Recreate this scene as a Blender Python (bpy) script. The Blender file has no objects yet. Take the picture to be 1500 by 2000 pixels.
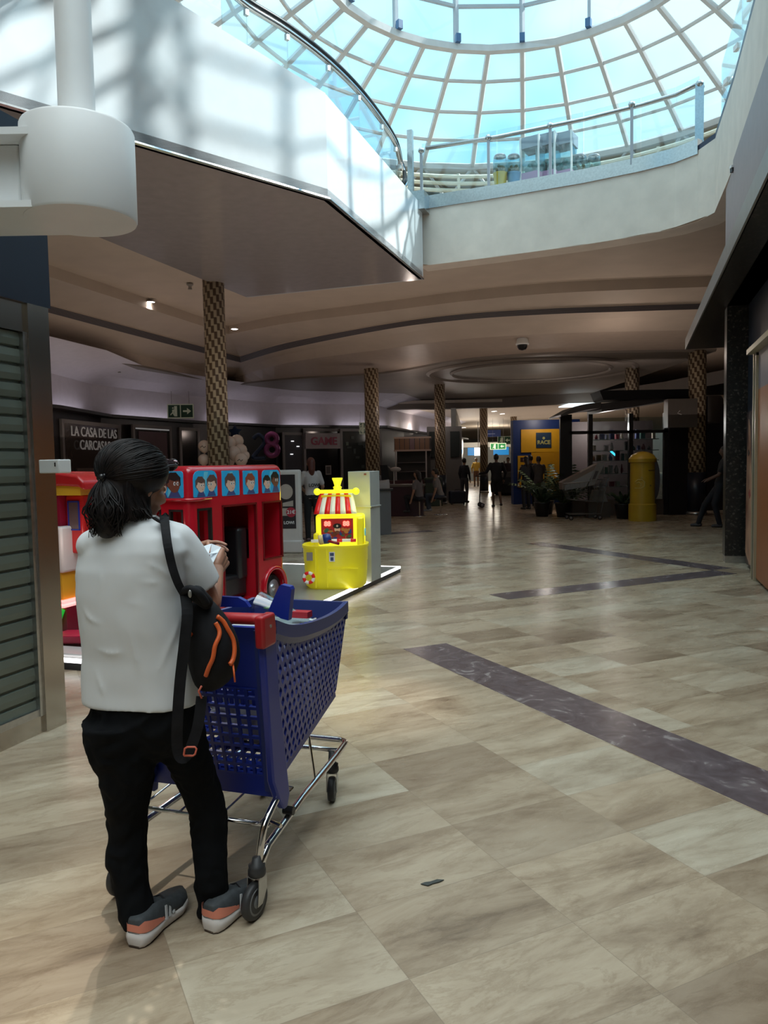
import bpy, bmesh, math, random
from mathutils import Vector, Matrix, noise
random.seed(7)
C = bpy.context.scene.collection
PI = math.pi
def R(d): return math.radians(d)

# ------------------------------------------------------------------ camera
F = 1500.0; EYE = 1.5
cam_d = bpy.data.cameras.new('camera'); cam = bpy.data.objects.new('camera', cam_d); C.objects.link(cam)
cam_d.sensor_fit = 'VERTICAL'; cam_d.sensor_height = 36.0; cam_d.lens = F / 2000 * 36.0
cam_d.clip_start = 0.05; cam_d.clip_end = 300
CM = Matrix.Rotation(R(90 - 3.62), 3, 'X') @ Matrix.Rotation(R(-1.03), 3, 'Z')
cam.matrix_world = Matrix.Translation((0, 0, EYE)) @ CM.to_4x4()
bpy.context.scene.camera = cam

# ------------------------------------------------------------------ light
sc = bpy.context.scene
sc.view_settings.view_transform = 'Standard'; sc.view_settings.look = 'None'
sc.view_settings.exposure = 0.0; sc.view_settings.gamma = 1.0
try: sc.view_settings.use_curve_mapping = False
except Exception: pass
world = bpy.data.worlds.new('sky'); sc.world = world; world.use_nodes = True
wn = world.node_tree; wn.nodes.clear()
w_out = wn.nodes.new('ShaderNodeOutputWorld'); w_bg = wn.nodes.new('ShaderNodeBackground')
w_tc = wn.nodes.new('ShaderNodeTexCoord'); w_ns = wn.nodes.new('ShaderNodeTexNoise'); w_cr = wn.nodes.new('ShaderNodeValToRGB')
w_ns.inputs['Scale'].default_value = 2.2; w_ns.inputs['Detail'].default_value = 4
w_cr.color_ramp.elements[0].position = 0.40; w_cr.color_ramp.elements[0].color = (0.22, 0.80, 1.25, 1)
w_cr.color_ramp.elements[1].position = 0.56; w_cr.color_ramp.elements[1].color = (0.92, 1.24, 1.32, 1)
wn.links.new(w_tc.outputs['Generated'], w_ns.inputs['Vector']); wn.links.new(w_ns.outputs['Fac'], w_cr.inputs['Fac'])
wn.links.new(w_cr.outputs['Color'], w_bg.inputs['Color']); w_bg.inputs['Strength'].default_value = 1.65
wn.links.new(w_bg.outputs['Background'], w_out.inputs['Surface'])
def sun(name, direction, energy, angle, color):
    d = bpy.data.lights.new(name, 'SUN'); d.energy = energy; d.angle = R(angle); d.color = color
    o = bpy.data.objects.new(name, d); C.objects.link(o)
    o.rotation_euler = Vector(direction).to_track_quat('Z', 'Y').to_euler(); o.location = (0, 0, 20); return o
sun('sun', (0.74, 0.10, 0.60), 11.0, 1.4, (1.0, 0.97, 0.92))
sun('bright_haze', (0.10, -0.15, 1.0), 3.3, 75, (1.0, 0.94, 0.86))
def bounce(x, y, z, s, e, col=(1.0, 0.84, 0.73)):           # added upward fill lamps in place of daylight off the pale floor
    d = bpy.data.lights.new('bounce_fill', 'AREA'); d.size = s; d.energy = e; d.color = col
    o = bpy.data.objects.new('bounce_fill', d); C.objects.link(o); o.location = (x, y, z); o.rotation_euler = (PI, 0, 0); o.visible_glossy = False
for x_, y_, z_, s_, e_ in ((0.5, 17, 2.3, 7, 40), (6, 17.5, 2.6, 5, 20), (-5, 18, 2.3, 6, 30), (-2.0, 11, 2.3, 6, 26), (2, 26, 2.3, 8, 7), (1, 10, 1.9, 4, 15), (6, 42, 2.3, 12, 230), (10, 30, 3.1, 6, 30)): bounce(x_, y_, z_, s_, e_)

def glint(src, tgt, e, ang):                               # added spot lamps in place of sun off the glossy white cladding
    d = bpy.data.lights.new('added_glint', 'SPOT'); d.energy = e; d.color = (1.0, .93, .80); d.spot_size = R(ang); d.spot_blend = 1.0; d.shadow_soft_size = .06
    o = bpy.data.objects.new('added_glint', d); C.objects.link(o); o.location = src; o.rotation_euler = (Vector(src) - Vector(tgt)).to_track_quat('Z', 'Y').to_euler()
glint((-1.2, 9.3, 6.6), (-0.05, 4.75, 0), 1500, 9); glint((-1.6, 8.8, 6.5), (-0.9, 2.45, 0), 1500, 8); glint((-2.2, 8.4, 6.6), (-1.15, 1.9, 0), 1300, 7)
# ------------------------------------------------------------------ pixel -> point
def ray(px, py): return CM @ Vector(((px - 750) / F, -(py - 1000) / F, -1.0))
def atz(px, py, z=0.0):
    d = ray(px, py); t = (z - EYE) / d.z; return Vector((d.x * t, d.y * t, z))
def aty(px, py, Y):
    d = ray(px, py); t = Y / d.y; return Vector((d.x * t, Y, EYE + d.z * t))
U = Vector((0.31, 0.95, 0)).normalized(); V = Vector((0.95, -0.31, 0)).normalized()   # the mall's own axes
UA = -math.atan2(0.31, 0.95)                                                          # turn that lays +Y on U

# ------------------------------------------------------------------ materials
MATS = {}
def mat(name, col, rough=0.5, metal=0.0, emit=None, es=1.0, noise_s=0, noise_a=0.0, spec=0.5, bump=0.0, coat=0.0, alpha=1.0, sss=0.0, trans=0.0):
    if name in MATS: return MATS[name]
    m = bpy.data.materials.new(name); m.use_nodes = True; n = m.node_tree; b = n.nodes['Principled BSDF']
    b.inputs['Base Color'].default_value = (*col, 1); b.inputs['Roughness'].default_value = rough
    b.inputs['Metallic'].default_value = metal; b.inputs['Specular IOR Level'].default_value = spec
    b.inputs['Coat Weight'].default_value = coat; b.inputs['Coat Roughness'].default_value = 0.08
    b.inputs['Alpha'].default_value = alpha; b.inputs['Transmission Weight'].default_value = trans
    if sss: b.inputs['Subsurface Weight'].default_value = sss; b.inputs['Subsurface Radius'].default_value = (0.02, 0.008, 0.004)
    if emit: b.inputs['Emission Color'].default_value = (*emit, 1); b.inputs['Emission Strength'].default_value = es
    t = n.nodes.new('ShaderNodeTexCoord'); ns = n.nodes.new('ShaderNodeTexNoise'); ns.inputs['Scale'].default_value = noise_s or 6
    ns.inputs['Detail'].default_value = 5; n.links.new(t.outputs['Object'], ns.inputs['Vector'])
    a = noise_a if noise_a else 0.04
    cr = n.nodes.new('ShaderNodeValToRGB'); cr.color_ramp.elements[0].position = 0.3; cr.color_ramp.elements[1].position = 0.7
    cr.color_ramp.elements[0].color = (*[max(0, c * (1 - a)) for c in col], 1); cr.color_ramp.elements[1].color = (*[min(1, c * (1 + a)) for c in col], 1)
    n.links.new(ns.outputs['Fac'], cr.inputs['Fac']); n.links.new(cr.outputs['Color'], b.inputs['Base Color'])
    if bump:
        bp = n.nodes.new('ShaderNodeBump'); bp.inputs['Strength'].default_value = bump; bp.inputs['Distance'].default_value = 0.01
        n.links.new(ns.outputs['Fac'], bp.inputs['Height']); n.links.new(bp.outputs['Normal'], b.inputs['Normal'])
    MATS[name] = m; return m
def glass(name, tint=(0.8, 0.93, 0.95), refl=0.10, rough=0.02):
    if name in MATS: return MATS[name]
    m = bpy.data.materials.new(name); m.use_nodes = True; n = m.node_tree; n.nodes.clear()
    o = n.nodes.new('ShaderNodeOutputMaterial'); mx = n.nodes.new('ShaderNodeMixShader'); tr = n.nodes.new('ShaderNodeBsdfTransparent'); g = n.nodes.new('ShaderNodeBsdfGlossy')
    lw = n.nodes.new('ShaderNodeLayerWeight'); lw.inputs['Blend'].default_value = 0.25
    ma = n.nodes.new('ShaderNodeMath'); ma.operation = 'MULTIPLY_ADD'; ma.inputs[1].default_value = 0.5; ma.inputs[2].default_value = refl * 0.4
    tr.inputs['Color'].default_value = (*tint, 1); g.inputs['Roughness'].default_value = rough
    n.links.new(lw.outputs['Facing'], ma.inputs[0]); n.links.new(ma.outputs[0], mx.inputs['Fac']); n.links.new(tr.outputs[0], mx.inputs[1]); n.links.new(g.outputs[0], mx.inputs[2]); n.links.new(mx.outputs[0], o.inputs['Surface'])
    MATS[name] = m; return m
def nd(n, t, **kw):
    x = n.nodes.new(t)
    for k, v in kw.items(): setattr(x, k, v)
    return x
def math_n(n, op, a, b=None):
    x = n.nodes.new('ShaderNodeMath'); x.operation = op
    for i, v in enumerate((a, b)):
        if v is None: continue
        if isinstance(v, (int, float)): x.inputs[i].default_value = v
        else: n.links.new(v, x.inputs[i])
    return x.outputs[0]

# ------------------------------------------------------------------ mesh helpers
class MB:
    def __init__(s): s.v = []; s.f = []; s.m = []; s.mi = 0
    def add(s, vs, fs):
        o = len(s.v); s.v += [Vector(v) for v in vs]
        for f in fs: s.f.append([i + o for i in f]); s.m.append(s.mi)
        return s
    def box(s, c, d, rz=0.0, M=None):
        hx, hy, hz = d[0] / 2, d[1] / 2, d[2] / 2; ca, sa = math.cos(rz), math.sin(rz); vs = []
        for z in (-hz, hz):
            for x, y in ((-hx, -hy), (hx, -hy), (hx, hy), (-hx, hy)):
                p = Vector((x * ca - y * sa, x * sa + y * ca, z)); p = (M @ p) if M else p
                vs.append(Vector(c) + p)
        return s.add(vs, [(3, 2, 1, 0), (4, 5, 6, 7), (0, 1, 5, 4), (1, 2, 6, 5), (2, 3, 7, 6), (3, 0, 4, 7)])
    def b2(s, lo, hi): return s.box([(a + b) / 2 for a, b in zip(lo, hi)], [b - a for a, b in zip(lo, hi)])
    def rings(s, rs, cap0=True, cap1=True, closed=True, loop=False):
        n = len(rs[0]); o = len(s.v)
        for r in rs: s.v += [Vector(p) for p in r]
        k = len(rs)
        for i in range(k if loop else k - 1):
            for j in range(n if closed else n - 1):
                a = o + i * n + j; b = o + i * n + (j + 1) % n; i2 = (i + 1) % k
                c = o + i2 * n + (j + 1) % n; d = o + i2 * n + j
                s.f.append([a, b, c, d]); s.m.append(s.mi)
        if cap0 and closed and not loop: s.f.append([o + j for j in reversed(range(n))]); s.m.append(s.mi)
        if cap1 and closed and not loop: s.f.append([o + (k - 1) * n + j for j in range(n)]); s.m.append(s.mi)
        return s
    def tube(s, pts, r, n=8, flat=1.0, loop=False, up=None):
        pts = [Vector(p) for p in pts]; k = len(pts); rr = r if isinstance(r, (list, tuple)) else [r] * k; rs = []; nrm = None
        for i, p in enumerate(pts):
            a = pts[(i - 1) % k] if (i > 0 or loop) else p; b = pts[(i + 1) % k] if (i < k - 1 or loop) else p
            t = (b - a).normalized()
            if up is not None: nrm = Vector(up) - t * t.dot(Vector(up)); nrm.normalize()
            elif nrm is None:
                nrm = t.orthogonal().normalized()
            else:
                nrm = (nrm - t * t.dot(nrm)).normalized()
            bi = t.cross(nrm)
            rs.append([p + (nrm * math.cos(2 * PI * j / n) * flat + bi * math.sin(2 * PI * j / n)) * rr[i] for j in range(n)])
        return s.rings(rs, loop=loop)
    def caps(s, p0, p1, r0, r1, n=12):
        p0 = Vector(p0); p1 = Vector(p1); t = (p1 - p0).normalized() if (p1 - p0).length > 1e-6 else Vector((0, 0, 1)); pts = []; rr = []
        for k in range(5): a = PI / 2 * (1 - k / 4.0); pts.append(p0 - t * r0 * math.sin(a)); rr.append(max(r0 * math.cos(a), 1e-4))
        for k in range(5): a = PI / 2 * (k / 4.0); pts.append(p1 + t * r1 * math.sin(a)); rr.append(max(r1 * math.cos(a), 1e-4))
        nrm = t.orthogonal().normalized(); bi = t.cross(nrm)
        return s.rings([[p + (nrm * math.cos(2 * PI * j / n) + bi * math.sin(2 * PI * j / n)) * r for j in range(n)] for p, r in zip(pts, rr)])
    def chain(s, pts, rr, n=12):
        for i in range(len(pts) - 1): s.caps(pts[i], pts[i + 1], rr[i], rr[i + 1], n)
        return s
    def ell(s, c, r, n=16, m=10, M=None):
        rs = []
        for i in range(m + 1):
            a = -PI / 2 + PI * i / m; z = math.sin(a); q = max(math.cos(a), 1e-3); ring = []
            for j in range(n):
                p = Vector((r[0] * q * math.cos(2 * PI * j / n), r[1] * q * math.sin(2 * PI * j / n), r[2] * z))
                ring.append(Vector(c) + ((M @ p) if M else p))
            rs.append(ring)
        return s.rings(rs)
    def lathe(s, prof, c=(0, 0, 0), n=24, cap=True, M=None):
        rs = []
        for r, z in prof:
            ring = [Vector((r * math.cos(2 * PI * j / n), r * math.sin(2 * PI * j / n), z)) for j in range(n)]
            rs.append([Vector(c) + ((M @ p) if M else p) for p in ring])
        return s.rings(rs, cap0=cap, cap1=cap)
    def prism(s, poly, z0, z1):
        n = len(poly); vs = [Vector((p[0], p[1], z0)) for p in poly] + [Vector((p[0], p[1], z1)) for p in poly]
        return s.add(vs, [list(reversed(range(n))), list(range(n, 2 * n))] + [[i, (i + 1) % n, n + (i + 1) % n, n + i] for i in range(n)])
    def poly(s, pts): return s.add(pts, [list(range(len(pts)))])
    def slab(s, pts, off):                                   # a planar outline given thickness along off
        n = len(pts); off = Vector(off); vs = [Vector(p) for p in pts] + [Vector(p) + off for p in pts]
        return s.add(vs, [list(reversed(range(n))), list(range(n, 2 * n))] + [[i, (i + 1) % n, n + (i + 1) % n, n + i] for i in range(n)])
    def sheet(s, rows):
        return s.rings(rows, closed=False)
    def build(s, name, material, parent=None, smooth=False, loc=None, rz=0.0, kind=None, fix=True):
        me = bpy.data.meshes.new(name); me.from_pydata([tuple(v) for v in s.v], [], s.f)
        for m_ in (material if isinstance(material, (list, tuple)) else [material]): me.materials.append(m_)
        for p, mi in zip(me.polygons, s.m): p.material_index = mi; p.use_smooth = smooth
        if fix:
            bm = bmesh.new(); bm.from_mesh(me); bmesh.ops.recalc_face_normals(bm, faces=bm.faces); bm.to_mesh(me); bm.free()
        o = bpy.data.objects.new(name, me); C.objects.link(o)
        if parent: o.parent = parent
        if loc is not None: o.location = loc
        if rz: o.rotation_euler.z = rz
        if kind: o['kind'] = kind
        return o
def auto(o, ang=35):
    me = o.data
    for p in me.polygons: p.use_smooth = True
    try: me.set_sharp_from_angle(angle=R(ang))
    except Exception: pass
    return o
def bev(o, w=0.01, seg=2):
    m = o.modifiers.new('bevel', 'BEVEL'); m.width = w; m.segments = seg; m.limit_method = 'ANGLE'; m.angle_limit = R(40); return auto(o)
def remesh(o, vox, smooth=6, fac=0.5):
    m = o.modifiers.new('fuse', 'REMESH'); m.mode = 'VOXEL'; m.voxel_size = vox; m.use_smooth_shade = True
    if smooth: q = o.modifiers.new('smooth', 'SMOOTH'); q.iterations = smooth; q.factor = fac
    return o
def thing(name, label, cat, loc=(0, 0, 0), rz=0.0, group=None):
    o = bpy.data.objects.new(name, None); C.objects.link(o); o.location = loc; o.rotation_euler.z = rz; o.empty_display_size = 0.1
    return tag(o, label, cat, group)
def tag(o, label, cat, group=None):
    o['label'] = label; o['category'] = cat
    if group: o['group'] = group
    return o
def struct(name, mb, m, **kw): return mb.build(name, m, kind='structure', **kw)
def dup(root, loc, rz=None, label=None, scale=None):
    r = root.copy(); C.objects.link(r); r.location = loc
    if rz is not None: r.rotation_euler.z = rz
    if scale: r.scale = (scale,) * 3
    if label: r['label'] = label
    for ch in list(root.children):
        c = ch.copy(); C.objects.link(c); c.parent = r
        for g in ch.children: d = g.copy(); C.objects.link(d); d.parent = c
    return r
def text(name, s, size, m, parent=None, M=None, depth=0.004, ax='CENTER', bold=0.0, spacing=1.0):
    """flat letters standing in the local XZ plane, facing -Y, M places them"""
    cu = bpy.data.curves.new(name, 'FONT'); cu.body = s; cu.size = size; cu.extrude = depth; cu.align_x = ax; cu.align_y = 'CENTER'
    cu.offset = bold; cu.resolution_u = 3; cu.space_character = spacing; cu.space_line = 0.95
    t = bpy.data.objects.new(name + '_curve', cu); C.objects.link(t); bpy.context.view_layer.update()
    me = bpy.data.meshes.new_from_object(t.evaluated_get(bpy.context.evaluated_depsgraph_get()))
    bpy.data.objects.remove(t); bpy.data.curves.remove(cu)
    me.transform(Matrix.Rotation(PI / 2, 4, 'X'))
    if M: me.transform(M)
    me.materials.clear(); me.materials.append(m); me.name = name
    o = bpy.data.objects.new(name, me); C.objects.link(o); o.parent = parent; return o
def TRS(loc, rz=0.0, rx=0.0): return Matrix.Translation(loc) @ Matrix.Rotation(rz, 4, 'Z') @ Matrix.Rotation(rx, 4, 'X')
def hexpanel(corner, nu, nv, hole, th, name, m, parent, kind='hex', rim=0.012):
    """lattice plate on a bilinear patch: corner = [p00, p10, p11, p01]"""
    p00, p10, p11, p01 = [Vector(c) for c in corner]
    def P(u, v): return (p00 * (1 - u) + p10 * u) * (1 - v) + (p01 * (1 - u) + p11 * u) * v
    mb = MB(); idx = {}
    def vid(u, v):
        u = min(max(u, 0), 1); v = min(max(v, 0), 1); k = (round(u, 4), round(v, 4))
        if k not in idx: idx[k] = len(mb.v); mb.v.append(P(u, v))
        return idx[k]
    for j in range(nv):
        for i in range(nu + (j % 2 if kind == 'hex' else 0)):
            if kind == 'hex':
                cx = (i + 0.5 - 0.5 * (j % 2)) / nu; cy = (j + 0.5) / nv
                off = [(0.5, -0.17), (0.5, 0.17), (0, 0.5 + 0.0), (-0.5, 0.17), (-0.5, -0.17), (0, -0.5)]
                off = [(a, b * 1.0) for a, b in off]
                o6 = [(cx + a / nu, cy + (b if abs(b) < 0.3 else math.copysign(0.83, b)) / nv) for a, b in off]
            else:
                cx = (i + 0.5) / nu; cy = (j + 0.5) / nv; o6 = [(cx + a / nu, cy + b / nv) for a, b in ((0.5, -0.5), (0.5, 0.5), (-0.5, 0.5), (-0.5, -0.5))]
            o6 = [(min(max(a, 0), 1), min(max(b, 0), 1)) for a, b in o6]
            mx = sum(a for a, b in o6) / len(o6); my = sum(b for a, b in o6) / len(o6)
            inn = [(mx + (a - mx) * hole, my + (b - my) * hole) for a, b in o6]
            A = [vid(*q) for q in o6]; B = []
            for q in inn: B.append(len(mb.v)); mb.v.append(P(*q))
            n = len(A)
            for k in range(n):
                a, b = A[k], A[(k + 1) % n]
                if a == b: continue
                mb.f.append([a, b, B[(k + 1) % n], B[k]]); mb.m.append(0)
    o = mb.build(name, m, parent, fix=False)
    s = o.modifiers.new('thick', 'SOLIDIFY'); s.thickness = th; s.offset = 0
    return o
# ================================================================== SHELL
# floor ------------------------------------------------------------
def floor_mat():
    m = bpy.data.materials.new('marble_tiles'); m.use_nodes = True; n = m.node_tree; b = n.nodes['Principled BSDF']; L = n.links.new
    tc = nd(n, 'ShaderNodeTexCoord'); mp = nd(n, 'ShaderNodeMapping'); mp.vector_type = 'POINT'
    mp.inputs['Rotation'].default_value = (0, 0, -math.atan2(0.436, 0.9)); L(tc.outputs['Object'], mp.inputs['Vector'])
    sx = nd(n, 'ShaderNodeSeparateXYZ'); L(mp.outputs[0], sx.inputs[0])
    a = math_n(n, 'DIVIDE', math_n(n, 'SUBTRACT', sx.outputs[0], 0.98), 0.6); c = math_n(n, 'DIVIDE', math_n(n, 'SUBTRACT', sx.outputs[1], 1.53), 0.38)
    fa = math_n(n, 'FLOOR', a); fc = math_n(n, 'FLOOR', c)
    ga = math_n(n, 'FRACT', a); gc = math_n(n, 'FRACT', c)
    cb = nd(n, 'ShaderNodeCombineXYZ'); L(fa, cb.inputs[0]); L(fc, cb.inputs[1])
    wn_ = nd(n, 'ShaderNodeTexWhiteNoise'); wn_.noise_dimensions = '3D'; L(cb.outputs[0], wn_.inputs['Vector'])
    # veins: stretched along the tile's length and shifted tile by tile
    off = nd(n, 'ShaderNodeVectorMath', operation='SCALE'); L(wn_.outputs['Color'], off.inputs[0]); off.inputs['Scale'].default_value = 9.0
    st = nd(n, 'ShaderNodeVectorMath', operation='MULTIPLY'); L(mp.outputs[0], st.inputs[0]); st.inputs[1].default_value = (1.1, 3.6, 1)
    ad = nd(n, 'ShaderNodeVectorMath', operation='ADD'); L(st.outputs[0], ad.inputs[0]); L(off.outputs[0], ad.inputs[1])
    n1 = nd(n, 'ShaderNodeTexNoise'); n1.inputs['Scale'].default_value = 1.0; n1.inputs['Detail'].default_value = 12; n1.inputs['Roughness'].default_value = 0.68; n1.inputs['Distortion'].default_value = 0.5
    L(ad.outputs[0], n1.inputs['Vector'])
    n2 = nd(n, 'ShaderNodeTexNoise'); n2.inputs['Scale'].default_value = 2.2; n2.inputs['Detail'].default_value = 10; n2.inputs['Roughness'].default_value = 0.7; n2.inputs['Distortion'].default_value = 0.5; L(ad.outputs[0], n2.inputs['Vector'])
    r1 = nd(n, 'ShaderNodeValToRGB'); e = r1.color_ramp.elements
    e[0].position = 0.30; e[0].color = (0.20, 0.148, 0.105, 1); e[1].position = 0.70; e[1].color = (0.52, 0.45, 0.355, 1)
    x = e.new(0.41); x.color = (0.33, 0.26, 0.19, 1); x = e.new(0.51); x.color = (0.425, 0.35, 0.265, 1)
    L(n1.outputs['Fac'], r1.inputs['Fac'])
    r2 = nd(n, 'ShaderNodeValToRGB'); e = r2.color_ramp.elements; e[0].position = 0.455; e[0].color = (1, 1, 1, 1); e[1].position = 0.535; e[1].color = (1, 1, 1, 1)
    x = e.new(0.495); x.color = (0.66, 0.60, 0.54, 1); L(n2.outputs['Fac'], r2.inputs['Fac'])
    mv = nd(n, 'ShaderNodeMix', data_type='RGBA', blend_type='MULTIPLY'); mv.inputs['Factor'].default_value = 0.45; L(r1.outputs[0], mv.inputs['A']); L(r2.outputs[0], mv.inputs['B'])
    # tile tint
    r3 = nd(n, 'ShaderNodeValToRGB'); e = r3.color_ramp.elements; e[0].position = 0; e[0].color = (0.66, 0.60, 0.55, 1); e[1].position = 1; e[1].color = (1.10, 1.16, 1.17, 1)
    x = e.new(0.22); x.color = (0.92, 0.89, 0.84, 1); x = e.new(0.7); x.color = (1.03, 1.0, 0.94, 1); L(wn_.outputs['Value'], r3.inputs['Fac'])
    m2 = nd(n, 'ShaderNodeMix', data_type='RGBA', blend_type='MULTIPLY'); m2.inputs['Factor'].default_value = 1; L(mv.outputs['Result'], m2.inputs['A']); L(r3.outputs[0], m2.inputs['B'])
    # joints
    ja = math_n(n, 'LESS_THAN', math_n(n, 'MULTIPLY', math_n(n, 'MINIMUM', ga, math_n(n, 'SUBTRACT', 1.0, ga)), 0.6), 0.0014)
    jc = math_n(n, 'LESS_THAN', math_n(n, 'MULTIPLY', math_n(n, 'MINIMUM', gc, math_n(n, 'SUBTRACT', 1.0, gc)), 0.38), 0.0014)
    j = math_n(n, 'MAXIMUM', ja, jc)
    m3 = nd(n, 'ShaderNodeMix', data_type='RGBA'); L(math_n(n, 'MULTIPLY', j, 0.55), m3.inputs['Factor']); L(m2.outputs['Result'], m3.inputs['A']); m3.inputs['B'].default_value = (0.22, 0.17, 0.12, 1)
    L(m3.outputs['Result'], b.inputs['Base Color'])
    rr = nd(n, 'ShaderNodeMapRange'); L(n2.outputs['Fac'], rr.inputs['Value']); rr.inputs['To Min'].default_value = 0.20; rr.inputs['To Max'].default_value = 0.36; L(rr.outputs[0], b.inputs['Roughness'])
    b.inputs['Specular IOR Level'].default_value = 0.16
    return m
FL = floor_mat()
struct('floor', MB().b2((-30, -8, -0.2), (30, 90, 0)), FL)
def strip_mat():
    m = bpy.data.materials.new('purple_marble'); m.use_nodes = True; n = m.node_tree; b = n.nodes['Principled BSDF']; L = n.links.new
    tc = nd(n, 'ShaderNodeTexCoord'); ns = nd(n, 'ShaderNodeTexNoise'); ns.inputs['Scale'].default_value = 5; ns.inputs['Detail'].default_value = 9; ns.inputs['Distortion'].default_value = 2
    L(tc.outputs['Object'], ns.inputs['Vector']); r = nd(n, 'ShaderNodeValToRGB'); e = r.color_ramp.elements
    e[0].position = 0.35; e[0].color = (0.10, 0.075, 0.08, 1); e[1].position = 0.66; e[1].color = (0.30, 0.27, 0.27, 1); x = e.new(0.52); x.color = (0.125, 0.10, 0.108, 1); x = e.new(0.61); x.color = (0.16, 0.13, 0.135, 1)
    L(ns.outputs['Fac'], r.inputs['Fac']); L(r.outputs[0], b.inputs['Base Color']); b.inputs['Roughness'].default_value = 0.22; return m
SM = strip_mat()
fa = math.atan2(0.436, 0.9)
def ab(a, b, z=0): return Vector((0.9 * a - 0.436 * b, 0.436 * a + 0.9 * b, z))
for i, (a0, a1, b0, b1) in enumerate([(2.79, 3.19, -4, 5.45), (4.8, 8.36, 6.86, 7.24), (8.36, 8.74, 7.24, 11.4), (3.4, 8.3, 14.5, 14.9), (-4.0, 0.5, 16.0, 16.4)]):
    struct('trim_%d' % (i + 1), MB().slab([ab(a0, b0), ab(a1, b0), ab(a1, b1), ab(a0, b1)], (0, 0, 0.0015)), SM)

# plaster tones
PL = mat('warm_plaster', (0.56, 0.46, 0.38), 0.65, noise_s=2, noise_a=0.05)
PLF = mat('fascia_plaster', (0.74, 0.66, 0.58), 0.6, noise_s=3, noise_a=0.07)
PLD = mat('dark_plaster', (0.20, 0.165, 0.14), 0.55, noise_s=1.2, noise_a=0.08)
STEEL = mat('brushed_steel', (0.55, 0.55, 0.55), 0.28, 1.0, noise_s=30, noise_a=0.1)
CHROME = mat('chrome', (0.75, 0.75, 0.77), 0.10, 1.0)
BLACK = mat('black_plastic', (0.012, 0.012, 0.014), 0.35)
WHITE = mat('white_paint', (0.80, 0.80, 0.79), 0.4, noise_a=0.02)
WHP = mat('white_gloss_panel', (0.80, 0.83, 0.86), 0.12, noise_a=0.02, coat=0.8)
SOF = mat('brown_gloss_soffit', (0.34, 0.30, 0.30), 0.18, noise_a=0.05, coat=0.5)
GL = glass('clear_glass', (0.90, 0.95, 0.96))
GLD = glass('dome_glass', (0.60, 0.68, 0.70), 0.04)

# upper floor slab with the atrium opening ----------------------------
A = Vector((0.81, 14.92, 0)); B = Vector((-0.67, 10.42, 0)); Cc = Vector((-3.62, 7.61, 0)); C2 = Vector((-6.6, 4.77, 0))
FR = [Vector((0.78, 15.15, 0)), Vector((2.2, 14.55, 0)), Vector((3.62, 13.87, 0)), Vector((4.45, 13.37, 0)), Vector((4.90, 13.02, 0)), Vector((5.14, 12.66, 0)), Vector((5.22, 12.2, 0)),
      Vector((4.67, 10.35, 0)), Vector((3.83, 7.76, 0)), Vector((2.3, 3.06, 0)), Vector((-0.2, -4.6, 0))]
inner = [A] + FR + [Vector((-9, -4.6, 0)), C2, Cc, B]
cen = Vector((0.5, 5.5, 0))
def zed(p, z): return Vector((p.x, p.y, z))
def outer(p): d = (p - cen).normalized(); return cen + d * 75
def flatring(mb, z):
    n = len(inner)
    for i in range(n):
        a, b = inner[i], inner[(i + 1) % n]; mb.poly([zed(a, z), zed(b, z), zed(outer(b), z), zed(outer(a), z)])
mb = MB(); flatring(mb, 5.6); flatring(mb, 6.2); struct('trim_6', mb, PL)            # first floor slab
# front and right fascia (inner face, underside, top curb)
def offs(path, d):                                       # offset a polyline outward (away from the opening)
    out = []
    for i, p in enumerate(path):
        a = path[max(i - 1, 0)]; b = path[min(i + 1, len(path) - 1)]; t = (b - a).normalized(); nn = Vector((-t.y, t.x, 0)); out.append(p + nn * d)
    return out
def ribbon(path, z0, z1, th, mb=None):
    mb = mb or MB(); q = offs(path, th)
    rs = [[zed(p, z0), zed(p, z1), zed(r, z1), zed(r, z0)] for p, r in zip(path, q)]
    return mb.rings(rs)
struct('wall_front', ribbon(FR, 5.3, 6.42, 0.45), PLF)
cur = auto(ribbon([p + (cen - p).normalized() * 0.03 for p in FR[:6]], 6.36, 6.60, 0.3).build('trim_7', STEEL, kind='structure'), 20)
# steel end block of the curb
struct('trim_8', MB().box((0.80, 15.0, 6.42), (0.30, 0.55, 0.34), UA), STEEL)
# dark rail edge of the right side
def catm(pts, n=6):
    out = []
    for i in range(len(pts) - 1):
        p0 = pts[max(i - 1, 0)]; p1 = pts[i]; p2 = pts[i + 1]; p3 = pts[min(i + 2, len(pts) - 1)]
        for k in range(n):
            t = k / n; out.append(0.5 * ((2 * p1) + (p2 - p0) * t + (2 * p0 - 5 * p1 + 4 * p2 - p3) * t * t + (3 * p1 - p0 - 3 * p2 + p3) * t ** 3))
    out.append(pts[-1].copy()); return out
struct('trim_9', ribbon([p for p in FR[5:]], 6.42, 6.50, 0.2), mat('dark_blue_edge', (0.02, 0.025, 0.06), 0.4))
# stepped soffit on the right: fascia underside at 5.3, inner step up
mb = MB(); q1 = offs(FR, 0.45); q2 = offs(FR, 1.05)
rs = [[zed(a, 5.3), zed(b, 5.3)] for a, b in zip(q1, q2)]; mb.sheet(rs[4:])
rs = [[zed(b, 5.3), zed(b, 5.5)] for b in q2]; mb.sheet(rs[7:]); struct('ceiling_right', mb, PL)

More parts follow.
